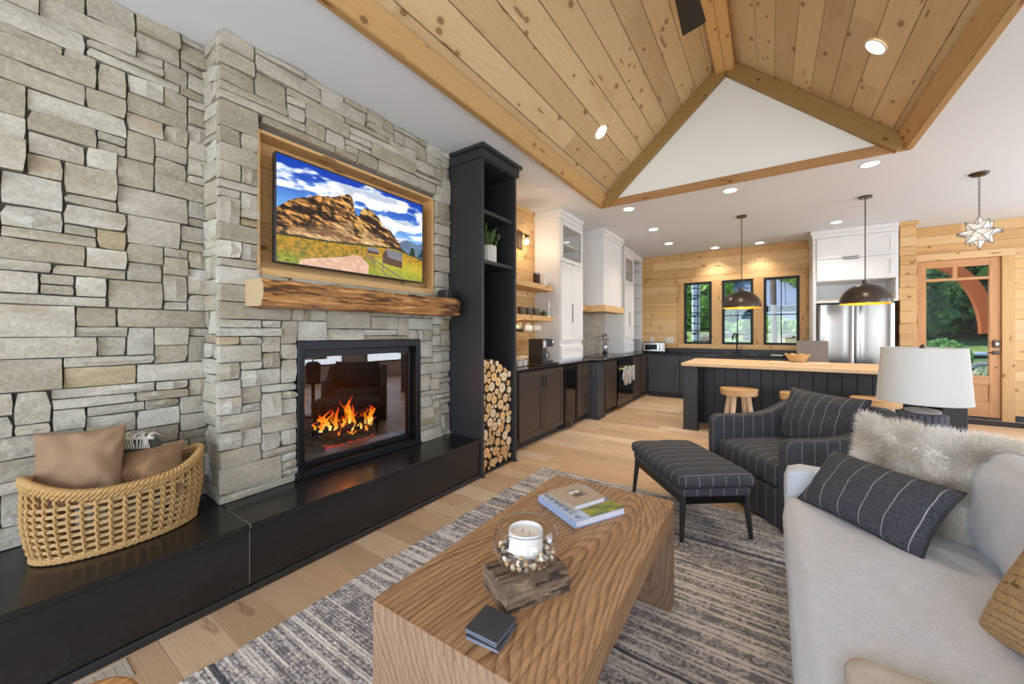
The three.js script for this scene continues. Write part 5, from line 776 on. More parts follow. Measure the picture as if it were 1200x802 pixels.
{ // coffee nook
  const y1 = 1.94, y0 = 1.53; for (const [y, l] of [[y1, 'upper thick pine floating shelf in the coffee nook'], [y0, 'lower thick pine floating shelf in the coffee nook']]) solo('floating_shelf', l, 'shelf', bx(XL + 0.001, -2.45, y - 0.065, y, -4.64, -3.237, 0.004, 'z', y, 0.3), pineTints[2]);
  const jar = (name, label, cat, x, y, z, r, h, mat) => { const o = thing(name, label, cat, [x, y + 0.0005, z]); mesh('body', lathe([[0, 0], [r, 0], [r, h], [r * 0.9, h], [r * 0.88, 0.01], [0, 0.01]], 24), mat, o); return o; };
  let o = thing('storage_jar', 'dark coffee bean jar with steel lid on the upper shelf', 'jar', [-2.56, y1 + 0.0005, -4.36]); mesh('beans', cyl(0.048, 0.048, 0.13, 24).translate(0, 0.066, 0), std({ color: 0x3c2a20 }), o); mesh('lid', cyl(0.05, 0.05, 0.025, 24).translate(0, 0.144, 0), M.steel, o);
  o = thing('pitcher', 'white pitcher beside the bean jar on the upper shelf', 'pitcher', [-2.54, y1 + 0.0005, -4.52]); mesh('body', lathe([[0, 0], [0.045, 0], [0.052, 0.05], [0.04, 0.12], [0.044, 0.16], [0.04, 0.16], [0.036, 0.12], [0, 0.01]], 24), M.plate, o); mesh('handle', tube([V(0.045, 0.13, 0), V(0.085, 0.11, 0), V(0.08, 0.05, 0), V(0.048, 0.03, 0)], 0.006, 16), M.plate, o);
  [-3.98, -4.16, -4.34].forEach((z) => { const t = thing('tumbler', 'dark olive tumbler lined up on the lower pine shelf', 'tumbler', [-2.56, y0 + 0.0005, z], 0, 'tumblers on the lower shelf'); mesh('cup', lathe([[0, 0], [0.04, 0], [0.046, 0.1], [0.042, 0.1], [0.037, 0.008], [0, 0.008]], 24), std({ color: 0x5f5d4e, roughness: 0.4 }), t); });
  o = thing('succulent_pot', 'tiny green plant in a dark cube pot on the lower shelf', 'plant', [-2.53, y0 + 0.0005, -4.5]); mesh('pot', bx(-0.035, 0.035, 0, 0.06, -0.035, 0.035, 0.006), std({ color: 0x4c5a32 }), o); const lv = []; for (let k = 0; k < 26; k++) { const a = rr(0, 6.28), e = rr(0.2, 1.1); lv.push(new THREE.SphereGeometry(0.02, 6, 4).scale(1, 0.3, 0.4).translate(0.015, 0, 0).rotateZ(e).rotateY(a).translate(0, 0.06, 0)); } mesh('leaves', merge(lv), std({ color: 0x6f8c3c }), o);
  o = thing('frother', 'slim white milk frother standing on the lower shelf', 'frother', [-2.5, y0 + 0.0005, -4.585]); mesh('stand', cyl(0.025, 0.025, 0.01, 20).translate(0, 0.005, 0), M.chrome, o); mesh('wand', rod(V(0, 0.01, 0), V(0, 0.09, 0), 0.003), M.chrome, o); mesh('grip', cyl(0.015, 0.013, 0.12, 16).translate(0, 0.15, 0), M.plate, o);
  [[-3.83, 'dark glazed mug hanging from the first hook under the lower shelf', 0x4a463c], [-4.03, 'white mug hanging on the middle hook under the lower shelf', 0xe8e6e0], [-4.23, 'white mug hanging on the last hook under the lower shelf', 0xe2ddd2]].forEach(([z, l, c]) => {
    const m = thing('hanging_mug', l, 'mug', [-2.485, y0 - 0.0655, z]), mm = std({ color: c, roughness: 0.35 }); mesh('hook', tube([V(0, 0, 0), V(0, -0.02, 0), V(0.012, -0.034, 0), V(0.002, -0.044, 0), V(-0.012, -0.036, 0)], 0.0022, 16), M.blackMetal, m); const b = mesh('body', lathe([[0, 0], [0.038, 0], [0.042, 0.01], [0.042, 0.088], [0.038, 0.088], [0.037, 0.008], [0, 0.008]], 24), mm, m); b.rotation.set(0.25, 0.5, 1.35); b.position.set(0.048, -0.108, -0.02); mesh('mug_handle', new THREE.TorusGeometry(0.026, 0.006, 8, 20).translate(0, -0.068, 0), mm, m); });
  o = thing('coffee_maker', 'black drip coffee maker with glass carafe on the counter', 'coffee maker', [-2.46, 0.9205, -4.3], LT - 0.15); mesh('housing', merge([bx(-0.11, 0.11, 0, 0.03, -0.12, 0.12, 0.006), bx(-0.11, -0.03, 0.03, 0.31, -0.12, 0.12, 0.008), bx(-0.03, 0.11, 0.21, 0.31, -0.12, 0.12, 0.008)]), M.black, o); mesh('carafe', lathe([[0, 0.031], [0.05, 0.031], [0.065, 0.06], [0.06, 0.12], [0.045, 0.15], [0.042, 0.15], [0.056, 0.12], [0.06, 0.06], [0, 0.036]], 28).translate(0.045, 0, 0.02), M.glass, o); mesh('carafe_band', new THREE.TorusGeometry(0.056, 0.006, 6, 28).rotateX(LT).translate(0.045, 0.13, 0.02), M.black, o); mesh('carafe_handle', tube([V(0.1, 0.13, 0.02), V(0.14, 0.12, 0.02), V(0.14, 0.06, 0.02), V(0.11, 0.05, 0.02)], 0.008, 16), M.black, o); mesh('control_strip', bx(-0.1, -0.045, 0.2, 0.29, 0.121, 0.124, 0.001), M.chrome, o); mesh('knob', cyl(0.018, 0.018, 0.016, 16).rotateX(LT).translate(0.08, 0.27, 0.128), M.chrome, o);
  solo('serving_tray', 'polished steel tray under the coffee maker', 'tray', bx(-2.60, -2.32, 0.9005, 0.92, -4.52, -4.06, 0.006), M.steel);
  for (const [z, l] of [[-3.82, 'glass canister with wooden lid next to the bookcase'], [-3.95, 'glass canister with wooden lid next to the coffee maker']]) { o = thing('canister', l, 'canister', [-2.5, 0.9005, z]); mesh('glass_body', lathe([[0, 0], [0.05, 0], [0.052, 0.1], [0.05, 0.1], [0.048, 0.004], [0, 0.004]], 28), M.glass, o); mesh('contents', cyl(0.046, 0.046, 0.07, 24).translate(0, 0.041, 0), M.ivory, o); mesh('lid', cyl(0.054, 0.054, 0.022, 28).translate(0, 0.112, 0), M.paleWood, o); }
  const outlet = (label, pos, turn, w = 0.07) => { const p = thing('wall_outlet', label, 'outlet', pos, turn); mesh('plate', bx(-w / 2, w / 2, -0.06, 0.06, 0, 0.006, 0.003), M.plate, p); for (let x = -w / 2 + 0.035; x < w / 2; x += 0.046) mesh('rocker', bx(x - 0.016, x + 0.016, -0.033, 0.033, 0.0062, 0.009, 0.002), M.ivory, p); };
  outlet('white outlet plate on the pine wall above the canisters', [XL + 0.0005, 1.15, -4.12], LT); outlet('white outlet plate on the tile behind the utensils', [-2.7505, 1.15, -7.25], LT); outlet('single white switch plate above the toaster oven', [-2.16, 1.16, ZF + 0.0005], 0); outlet('wide white switch plate near the window casing', [-1.8, 1.155, ZF + 0.0005], 0, 0.165); outlet('white switch plate on the planks beside the garden door handle', [3.16, 1.17, ZF + 0.0005], 0);
  // wall sconce
  o = thing('wall_sconce', 'bronze wall sconce with a clear glass globe in the coffee nook', 'wall lamp', [XL, 2.54, -4.24], LT); mesh('back_plate', bx(-0.055, 0.055, -0.12, 0.12, 0.0005, 0.022, 0.004), M.bronze, o); mesh('arm', tube([V(0, 0.06, 0.022), V(0, 0.07, 0.08), V(0, 0.05, 0.12)], 0.009, 14), M.bronze, o); mesh('cup', cyl(0.03, 0.035, 0.03, 20).translate(0, 0.03, 0.12), M.bronze, o); mesh('globe', new THREE.SphereGeometry(0.072, 28, 18, 0, 6.2832, 0.45).translate(0, -0.045, 0.12), M.glass, o); mesh('bulb', new THREE.SphereGeometry(0.028, 16, 12).scale(1, 1.3, 1).translate(0, -0.04, 0.12), M.glow, o);
  let l = new THREE.PointLight(0xffe4c0, 0.55, 0, 2); l.position.set(XL + 0.12, 2.5, -4.24); l.castShadow = true; l.shadow.radius = 1; scene.add(l);
  o = thing('puck_light', 'small round light under the lower shelf beside the bookcase', 'light', [-2.5, y0 - 0.0655, -3.72]); mesh('housing', cyl(0.035, 0.035, 0.012, 24).translate(0, -0.006, 0), M.steel, o); mesh('glowing_lens', cyl(0.028, 0.028, 0.003, 24).translate(0, -0.0135, 0), M.glow, o); l = new THREE.PointLight(0xffe2b8, 0.45, 0, 2); l.position.set(-2.5, y0 - 0.1, -3.72); l.castShadow = true; scene.add(l);
}
{ // refrigerator wall
  const z = -8.09, r = thing('refrigerator', 'stainless french-door refrigerator under white cabinets', 'refrigerator', [1.116, 0, z]); mesh('case', bx(-0.465, 0.465, 0.03, 1.775, -0.62, -0.03, 0.004), M.black, r);
  for (const s of [-1, 1]) { const g = new THREE.BoxGeometry(0.461, 1.02, 0.05, 16, 1, 1), p = g.attributes.position; for (let i = 0; i < p.count; i++) { const x = p.getX(i), q = (x + s * -0.2305) * -s / 0.461; if (p.getZ(i) > 0) p.setZ(i, 0.025 - 0.02 * Math.pow(Math.abs(x / 0.2305), 4)); } g.computeVertexNormals(); const d = mesh('door', uvm(toCreasedNormals(g, 0.6)), M.steel, r); d.position.set(s * 0.2335, 1.26, 0.0); }
  mesh('freezer_drawer', bx(-0.463, 0.463, 0.06, 0.735, -0.029, 0.022, 0.008), M.steel, r);
  const c = thing('refrigerator_cabinet', 'white cabinet surround with lift-up doors above the refrigerator', 'cabinet', [1.116, 0, z]); mesh('side_panel', bx(-0.52, -0.475, 0, 2.87, -0.64, -0.002, 0.003), M.white, c); mesh('side_panel', bx(0.475, 0.508, 1.8, 2.87, -0.64, -0.002, 0.003), M.white, c); mesh('side_panel', bx(0.49, 0.508, 0, 1.8, -0.64, -0.25, 0.003), M.black, c);  // black lower side panel stands in for the shaded gap beside the refrigerator
  mesh('niche', merge([bx(-0.475, 0.475, 1.80, 1.83, -0.64, -0.002, 0.002), bx(-0.475, 0.475, 1.83, 2.155, -0.64, -0.61, 0), bx(-0.475, 0.475, 2.155, 2.87, -0.64, -0.002, 0.002)]), M.white, c); mesh('crown', merge([bx(-0.53, 0.508, 2.87, 2.93, -0.64, 0.012, 0.003), bx(-0.55, 0.508, 2.93, CEIL - 0.001, -0.64, 0.032, 0.006)]), M.white, c);
  const f1 = front(c, 'lift_door', 0.94, 0.345, 0, 2.335, M.white, [-0.05, 0.16, false, 0.2]), f2 = front(c, 'lift_door', 0.94, 0.345, 0, 2.69, M.white, [-0.05, -0.16, false, 0.2]);
  solo('cutting_board', 'light wooden board lying in the niche above the refrigerator', 'board', bx(0.66, 0.95, 1.8305, 1.85, z - 0.25, z - 0.03, 0.004, 'x'), M.paleWood);
}
{ // counter appliances
  let t = thing('toaster_oven', 'steel toaster oven in the far corner of the counter', 'toaster oven', [-2.02, 0.9005, -8.38], 0.08); mesh('body', bx(-0.22, 0.22, 0.015, 0.22, -0.15, 0.14, 0.012), M.steel, t); const d = mesh('door', bx(-0.2, 0.1, 0.035, 0.205, 0.1405, 0.152, 0.004), M.chrome, t); mesh('window', bx(-0.17, 0.07, 0.06, 0.165, 0.1522, 0.1545, 0.001), M.oven, d); mesh('door_handle', bx(-0.16, 0.06, 0.178, 0.19, 0.165, 0.178, 0.004), M.chrome, d); for (const y of [0.06, 0.11, 0.16]) mesh('knob', cyl(0.016, 0.018, 0.02, 18).rotateX(LT).translate(0.155, y, 0.15), M.chrome, t); for (const x of [-0.18, 0.18]) mesh('foot', bx(x - 0.015, x + 0.015, 0, 0.015, -0.1, 0.1), M.black, t);
  t = thing('utensil_crock', 'steel crock of cooking utensils beside the cooktop', 'crock', [-2.58, 0.9005, -6.95]); mesh('crock', lathe([[0, 0], [0.05, 0], [0.05, 0.16], [0.047, 0.16], [0.046, 0.01], [0, 0.01]], 24), M.chrome, t); for (let k = 0; k < 7; k++) { const a = k * 0.9, e = V(0.07 * Math.cos(a), 0.27 + 0.03 * (k % 3), 0.07 * Math.sin(a)); const u = mesh('utensil', merge([rod(V(0.02 * Math.cos(a), 0.012, 0.02 * Math.sin(a)), e, 0.005, 8), new THREE.SphereGeometry(0.03, 12, 8).scale(0.9, 1.2, 0.35).rotateY(a).translate(e.x, e.y + 0.025, e.z)]), [M.paleWood, M.steel, M.black][k % 3], t); }
  t = thing('kitchen_faucet', 'black gooseneck kitchen faucet under the middle window', 'faucet', [-0.53, 0.9005, -8.6]); mesh('spout', tube([V(0, 0.05, 0), V(0, 0.28, 0), V(0, 0.36, 0.02), V(-0.02, 0.395, 0.07), V(-0.05, 0.37, 0.13), V(-0.06, 0.27, 0.15)], 0.013, 40, 10), M.blackMetal, t); mesh('base', cyl(0.024, 0.028, 0.06, 20).translate(0, 0.03, 0), M.blackMetal, t); mesh('lever', rod(V(0.02, 0.07, 0), V(0.075, 0.11, 0), 0.007), M.blackMetal, t);
  t = thing('kitchen_sink', 'dark sink set into the counter below the faucet', 'sink', [-0.53, 0.9002, -8.4]); mesh('rim', merge([bx(-0.38, 0.38, 0, 0.004, -0.19, -0.17), bx(-0.38, 0.38, 0, 0.004, 0.17, 0.19), bx(-0.38, -0.36, 0, 0.004, -0.17, 0.17), bx(0.36, 0.38, 0, 0.004, -0.17, 0.17)]), M.blackMetal, t); mesh('basin', bx(-0.36, 0.36, 0, 0.0015, -0.17, 0.17, 0), M.oven, t);
  solo('sponge_dish', 'small pale dish on the counter beside the faucet', 'dish', bx(0.02, 0.2, 0.9005, 0.912, -8.5, -8.4, 0.005), M.ivory);
}
{ // island
  const t = thing('kitchen_island', 'black board-clad kitchen island with butcher block top', 'island', [0, 0, 0]), X0 = -0.985, X1 = 1.62, ZA = -5.56, ZB2 = -6.78;
  for (let k = 0; k < 9; k++) { const w = (ZA - ZB2) / 9; mesh('top_stave', bx(X0 - 0.01, X1 + 0.01, 0.862, 0.9, ZB2 + k * w + 0.0004, ZB2 + (k + 1) * w - 0.0004, 0.002, 'x', rr(0, 2), rr(0, 1)), std({ map: mapleMap, color: pick([0xf8f2e8, 0xf0e8da, 0xf6eee2]), roughness: 0.5 }), t); }
  for (const x of [X0 + 0.01, X1 - 0.185]) { mesh('leg', bx(x, x + 0.175, 0, 0.8615, ZA - 0.19, ZA - 0.03, 0.006), M.darkWood, t); mesh('plinth', bx(x - 0.008, x + 0.183, 0, 0.02, ZA - 0.2, ZA - 0.022, 0.003), M.black, t); }
  for (const x of [X0 + 0.01, X1 - 0.025]) mesh('end_panel', bx(x, x + 0.016, 0, 0.8615, ZB2 + 0.03, ZA - 0.191, 0.003), M.darkWood, t);
  const n = 18, w = (X1 - X0 - 0.1) / n; for (let k = 0; k < n; k++) mesh('board', bx(X0 + 0.05 + k * w + 0.001, X0 + 0.05 + (k + 1) * w - 0.001, 0.001, 0.8615, -6.16, -6.142 + rr(-0.002, 0.002), 0.003), M.darkWood, t); mesh('carcass', bx(X0 + 0.05, X1 - 0.05, 0.0, 0.8615, ZB2 + 0.03, -6.162, 0.002), M.black, t);
  solo('serving_board', 'long pale wooden board lying on the island under the bowl', 'board', bx(0.005, 0.64, 0.9005, 0.925, -6.4, -6.03, 0.005, 'x'), M.paleWood);
  const N = 40, bp = []; const bw = lathe([[0, 0], [0.06, 0], [0.09, 0.02], [0.135, 0.1], [0.14, 0.105], [0.13, 0.1], [0.085, 0.028], [0, 0.012]], 48), p = bw.attributes.position; for (let i = 0; i < p.count; i++) { const y = p.getY(i), a = Math.atan2(p.getZ(i), p.getX(i)); if (y > 0.05) p.setY(i, y + 0.007 * Math.sin(a * 9)); } bw.computeVertexNormals(); solo('wooden_bowl', 'pale wooden bowl with a wavy rim on the serving board', 'bowl', bw, std({ map: mapleMap, color: 0xead6b4, roughness: 0.6 }), [0.3, 0.9255, -6.2]);
  const s = solo('slate_board', 'grey slate board standing upright on the island behind the bowl', 'board', cb(0.34, 0.3, 0.012, 0.003), std({ color: 0x6e6862, roughness: 0.5 }), [0.475, 1.052, -6.53]); s.rotation.x = -0.08;
  // stools
  const make = (label, x, z, turn, tint) => { const o = thing('wooden_stool', label, 'stool', [x, 0, z], turn, 'stools at the island'); const g = new THREE.CylinderGeometry(0.205, 0.2, 0.075, 36, 3), q = g.attributes.position; for (let i = 0; i < q.count; i++) { const a = Math.atan2(q.getZ(i), q.getX(i)), k = 1 + 0.05 * n3(Math.cos(a) * 2 + x, Math.sin(a) * 2, q.getY(i) * 8); q.setX(i, q.getX(i) * k); q.setZ(i, q.getZ(i) * k); } g.computeVertexNormals(); mesh('seat', uvm(g).translate(0, 0.575, 0), tint, o); for (let k = 0; k < 4; k++) { const a = k * 1.5708 + 0.6; mesh('leg', rod(V(0.19 * Math.cos(a), 0, 0.19 * Math.sin(a)), V(0.11 * Math.cos(a), 0.54, 0.11 * Math.sin(a)), 0.026, 12, 0.03), M.paleWood, o); } };
  const seatMat = std({ map: barkMap, color: 0xffe2b0, roughness: 0.7 }), st2 = std({ map: mapleMap, color: 0xe8d2b0, roughness: 0.65 });
  make('pale round wooden stool nearest the kitchen end of the island', -0.32, -5.52, 0.2, st2); make('round wooden stool behind the armchair pillow', 0.30, -5.5, 1.1, st2); make('round wooden stool behind the table lamp', 0.93, -5.5, 0.5, st2);
}
solo('door_mat', 'black door mat on the floor in front of the garden door', 'mat', bx(1.95, 3.35, 0.0005, 0.012, -8.62, -8.2, 0.004), std({ color: 0x232323, roughness: 1 }));
// ---------- lamps on the ceiling ----------
{
  const lens = new THREE.MeshStandardMaterial({ color: 0xffffff, emissive: 0xfff6ea, emissiveIntensity: 7 });
  const can = (x, y, z, tilt, label, group, I, ang = 1.0) => {
    const o = thing('recessed_light', label, 'ceiling light', [x, y, z], 0, group); o.rotation.z = tilt; mesh('trim_ring', new THREE.TorusGeometry(0.072, 0.008, 8, 36).scale(1, 1, 0.5).rotateX(Math.PI / 2).translate(0, -0.002, 0), M.white, o); mesh('glowing_lens', cyl(0.068, 0.068, 0.004, 32).translate(0, -0.003, 0), lens, o);
    const l = new THREE.SpotLight(0xfff3e4, I, 0, ang, 0.6, 2), n = V(0, -1, 0).applyAxisAngle(V(0, 0, 1), tilt); l.position.set(x, y, z).addScaledVector(n, 0.015); l.target.position.copy(l.position).add(V(n.x * 0.3, -1, 0)); l.castShadow = true; l.shadow.radius = 3; scene.add(l, l.target);
  };
  const G = 'recessed kitchen ceiling lights';
  for (const [x, z, k] of [[-1.59, -5.19, 'by the vault corner above the coffee counter'], [-1.57, -6.43, 'in front of the range hood'], [-1.58, -7.6, 'in the far corner near the open shelves'], [-0.39, -5.19, 'at the middle of the gable sill'], [0.83, -5.17, 'by the vault corner on the sofa side'], [0.84, -7.58, 'in front of the refrigerator cabinets']]) can(x, CEIL - 0.0005, z, 0, 'round recessed ceiling light ' + k, G, 5);
  for (const x of [-0.9, -0.16]) can(x, CEIL - 0.0005, -8.5, 0, 'round recessed light washing the pine wall above the windows', 'recessed lights along the window wall', 5, 0.95);
  can(-1.47, 3.42, -3.84, ANG, 'round recessed light in the vault slope above the fireplace side', undefined, 6); can(0.65, 3.42, -3.84, -ANG, 'round recessed light in the vault slope above the sofa side', undefined, 6);
  const sp = solo('ceiling_speaker', 'faint round white speaker grille in the ceiling near the bookcase', 'speaker', cyl(0.07, 0.075, 0.006, 32).translate(0, -0.0035, 0), M.white, [-2.2, CEIL, -3.9]);
}
function pendant(label, x, z) {
  const o = thing('dome_pendant', label, 'pendant light', [x, 1.67, z], 0, 'dome pendants over the island'); mesh('ceiling_plate', cyl(0.065, 0.065, 0.022, 28).translate(0, CEIL - 1.67 - 0.0115, 0), M.bronze, o); mesh('cord', cyl(0.006, 0.006, CEIL - 1.67 - 0.25, 10).translate(0, (CEIL - 1.67 + 0.23) / 2, 0), M.bronze, o);
  const R = 0.25, H = 0.25, a = [], b = []; for (let k = 0; k <= 20; k++) { const t = k / 20 * Math.PI / 2; a.push([R * Math.cos(t), H * Math.sin(t)]); b.push([(R - 0.004) * Math.cos(t), (H - 0.004) * Math.sin(t)]); } a[20][0] = 0.0005; b[20][0] = 0.0005;
  const d = mesh('dome', lathe(a, 48), M.bronze, o); mesh('gold_lining', lathe([...b].reverse(), 48), M.gold, d); mesh('rim', new THREE.TorusGeometry(R - 0.002, 0.004, 8, 48).rotateX(Math.PI / 2), M.gold, d); mesh('socket', cyl(0.03, 0.03, 0.08, 20).translate(0, H + 0.0, 0), M.bronze, o);
  mesh('bulb', new THREE.SphereGeometry(0.04, 16, 12).translate(0, 0.1, 0), M.glow, o); const l = new THREE.PointLight(0xffd9a0, 0.8, 0, 2); l.position.set(x, 1.77, z); l.castShadow = true; l.shadow.radius = 1.5; scene.add(l);
}
pendant('dark bronze dome pendant in front of the middle window', -0.337, -6.42); pendant('dark bronze dome pendant in front of the refrigerator', 0.982, -6.37);
{ // star lantern
  const x = 1.84, z = -6.12, y = 2.37, o = thing('star_pendant', 'frosted glass star pendant on a black chain by the garden door', 'pendant light', [x, y, z], 0.3);
  const gm = phys({ color: 0xf4f2ee, roughness: 0.5, transmission: 0.45, thickness: 0, emissive: 0xfff4e2, emissiveIntensity: 0.02 }), dirs = []; for (const s of [-1, 1]) { for (const a of [[s, 0, 0], [0, s, 0], [0, 0, s]]) dirs.push(a); for (const t of [-1, 1]) for (const a of [[s, t, 0], [s, 0, t], [0, s, t]]) dirs.push(a); }
  for (const d of dirs) { const n = V(...d).normalize(), main = d.filter((q) => q).length === 1, L = main ? 0.185 : 0.165, u = main ? V(n.y ? 1 : 0, n.y ? 0 : 1, 0).normalize() : V(d[0] ? 0 : 1, d[1] ? 0 : 1, d[2] ? 0 : 1).normalize(), v = new THREE.Vector3().crossVectors(n, u).normalize(), r = 0.052, base = [0, 1, 2, 3].map((k) => n.clone().multiplyScalar(0.075).addScaledVector(u, r * Math.cos((k + 0.5) * 1.5708)).addScaledVector(v, r * Math.sin((k + 0.5) * 1.5708))), tip = n.clone().multiplyScalar(L), P = []; for (let k = 0; k < 4; k++) { const a = base[k], b = base[(k + 1) % 4]; P.push(...a.toArray(), ...b.toArray(), ...tip.toArray()); }
    const g = new THREE.BufferGeometry(); g.setAttribute('position', new THREE.Float32BufferAttribute(P, 3)); g.computeVertexNormals(); const pt = mesh('star_point', uvm(g), gm, o); mesh('leading', merge(base.map((b) => rod(b, tip, 0.0028, 4))), M.black, pt); }
  mesh('bulb', new THREE.SphereGeometry(0.03, 14, 10), new THREE.MeshStandardMaterial({ color: 0xffffff, emissive: 0xfff8f0, emissiveIntensity: 0.6 }), o); const l = new THREE.PointLight(0xfff6ea, 0.06, 0, 2); l.position.set(x, y, z); scene.add(l); l.castShadow = true;
  mesh('ceiling_plate', lathe([[0, 0.63], [0.075, 0.63], [0.075, 0.618], [0.05, 0.6], [0, 0.598]], 28), M.bronze, o); const ch = []; for (let k = 0; k < 14; k++) ch.push(new THREE.TorusGeometry(0.013, 0.0028, 5, 12).scale(0.65, 1.25, 1).rotateY(k % 2 ? 1.57 : 0).translate(0, 0.205 + k * 0.0285, 0)); mesh('chain', merge(ch), M.black, o);
}
{ // ceiling fan hanging from the ridge, one blade reaches into view
  const o = thing('ceiling_fan', 'black three-blade ceiling fan hanging from the ridge beam', 'ceiling fan', [TXM, 3.3, -2.05]); mesh('downrod', cyl(0.014, 0.014, 0.78, 14).translate(0, 0.47, 0), M.black, o); mesh('ridge_mount', cyl(0.07, 0.05, 0.06, 24).translate(0, 0.883, 0), M.black, o); mesh('motor', lathe([[0, -0.07], [0.09, -0.06], [0.12, 0], [0.1, 0.07], [0.03, 0.09], [0, 0.09]], 32), M.black, o);
  for (let k = 0; k < 3; k++) { const s = new THREE.Shape(); s.moveTo(-0.045, -0.1); s.lineTo(0.045, -0.1); s.lineTo(0.07, -0.66); s.quadraticCurveTo(0.07, -0.68, 0.05, -0.68); s.lineTo(-0.06, -0.68); s.quadraticCurveTo(-0.075, -0.68, -0.07, -0.66); const b = mesh('blade', uvm(new THREE.ExtrudeGeometry(s, { depth: 0.008, bevelEnabled: true, bevelSize: 0.002, bevelThickness: 0.002, bevelSegments: 1 }).rotateX(Math.PI / 2).rotateZ(0.2)), std({ color: 0x1d1a1a, roughness: 0.45 }), o); b.rotation.y = k * 2.0944; mesh('blade_line', bx(-0.003, 0.003, -0.0115, -0.0105, -0.6, -0.2, 0), M.black, b); }
}
// ---------- garden outside ----------
const hill = (z) => -0.25 + 0.33 * clamp(-z - 9.6, 0, 4.6) + 0.04 * Math.max(0, -z - 14.2), meadow = (z) => -0.05 + 0.075 * Math.max(0, -z - 9.6);
const gy = (x, z) => mix(hill(z), meadow(z), sstep(0.9, 2.4, x + 0.06 * z + 0.6)) + 0.06 * n3(x * 0.4, z * 0.4);
{
  const g = new THREE.PlaneGeometry(90, 80, 90, 80).rotateX(-Math.PI / 2), p = g.attributes.position; for (let i = 0; i < p.count; i++) { const x = p.getX(i), z = p.getZ(i) - 8; p.setXYZ(i, x, x > -4 && x < 6 && z > -9.2 && z < 3.2 ? -0.4 : gy(x, z), z); } g.computeVertexNormals();
  const q = mesh('ground', uvm(g), M.grass, scene); q.userData = { kind: 'structure', label: 'sunlit lawn and bare earth outside the windows', category: 'ground' };
  const po = struct('porch_floor', 'stone porch slab outside the garden door', 'porch', bx(1.2, 4.6, -0.2, -0.06, -11, ZF - 0.21, 0.01), M.rock);
}
const leafGeo = new THREE.PlaneGeometry(1, 1.5).rotateX(-0.5);
function foliage(parent, n, place, size, c0, c1) {
  const im = new THREE.InstancedMesh(leafGeo, phys({ color: 0xffffff, roughness: 0.9, transmission: 0.3, thickness: 0 }), n), o = new THREE.Object3D(), a = new THREE.Color(c0), b = new THREE.Color(c1), c = new THREE.Color();
  for (let k = 0; k < n; k++) { const q = place(); o.position.copy(q); o.rotation.set(rr(0, 6.3), rr(0, 6.3), rr(0, 6.3)); o.scale.setScalar(size * rr(0.6, 1.4)); o.updateMatrix(); im.setMatrixAt(k, o.matrix); im.setColorAt(k, c.copy(a).lerp(b, rnd())); }
  im.name = 'leaves'; im.castShadow = im.receiveShadow = true; im.userData.kind = 'stuff'; parent.add(im); return im;
}
const birch = std({ map: texture(256, 256, 0.5, 0.5, (u, v) => lerp3([206, 202, 192], [52, 48, 46], sstep(0.58, 0.68, fb(u, v, 4, 16, 3))), true), roughness: 0.9 });
function tree(label, x, z, h, r, crown, crownR, n, size, c0, c1, mat = M.bark, cat = 'tree') {
  const y = gy(x, z), t = thing('garden_tree', label, cat, [x, y, z], rr(0, 6), 'trees outside'), lean = V(rr(-0.15, 0.15), 0, rr(-0.15, 0.15)); const pts = [V(0, -0.2, 0), V(lean.x * 0.4, h * 0.35, lean.z), V(lean.x, h * 0.7, lean.z), V(lean.x * 1.5, h, 0)]; mesh('trunk', uvm(tube(pts, r, 20, 10)), mat, t);
  foliage(t, n, () => { const a = rr(0, 6.28), e = rr(-1, 1), q = Math.cbrt(rr(0.15, 1)) * crownR; return V(q * Math.sqrt(1 - e * e) * Math.cos(a), crown + q * e * 0.9, q * Math.sqrt(1 - e * e) * Math.sin(a)); }, size, c0, c1); return t;
}
seed = 31337;
const G1 = 0x4f7a22, G2 = 0xa8c850, D1 = 0x1c3312, D2 = 0x5f8a34;
tree('pale birch tree close outside the window over the counter', -2.15, -11.6, 9, 0.1, 8.5, 1.6, 700, 0.13, G1, G2, birch); tree('speckled birch tree behind the pale birch outside the window', -1.75, -12.0, 9, 0.11, 8.5, 1.6, 500, 0.13, G1, G2, birch); tree('grey trunked tree on the bank beyond the birches', -1.35, -13.2, 9, 0.1, 9, 1.6, 500, 0.13, G1, G2); tree('dark trunked tree standing before the shed roof', 0.12, -12.6, 9, 0.065, 8.5, 1.6, 500, 0.13, G1, G2);
const WOOD = ['broad leafy tree', 'light green leafy tree', 'tall leafy tree', 'bushy green tree', 'spreading green tree', 'young green tree', 'thick leafy tree', 'rounded leafy tree', 'huge leafy tree'];
[[-6, -24, 3], [-3.4, -23, 2.6], [-1.2, -25, 2.8], [1.2, -24.5, 2.8], [-4.6, -19, 1.8], [-2.5, -18.5, 1.3], [2.6, -23, 2.6], [0, -28, 4.5]].forEach(([x, z, R], k) => tree(WOOD[k] + ' at the top of the bank behind the kitchen', x, z, 5, 0.14, R * 1.0, R, 3600, 0.2, G1, G2));
[[4.6, -25, 3.2], [7.2, -25.5, 3.4], [9.6, -25, 3.2], [4.4, -22.5, 1.8], [8.6, -29, 4.2], [11.5, -27, 3.6], [5.6, -29, 4]].forEach(([x, z, R], k) => tree('dark woodland ' + WOOD[k] + ' beyond the lawn past the garden door', x, z, 7, 0.16, R * 0.92, R, 5200, 0.2, D1, D2));
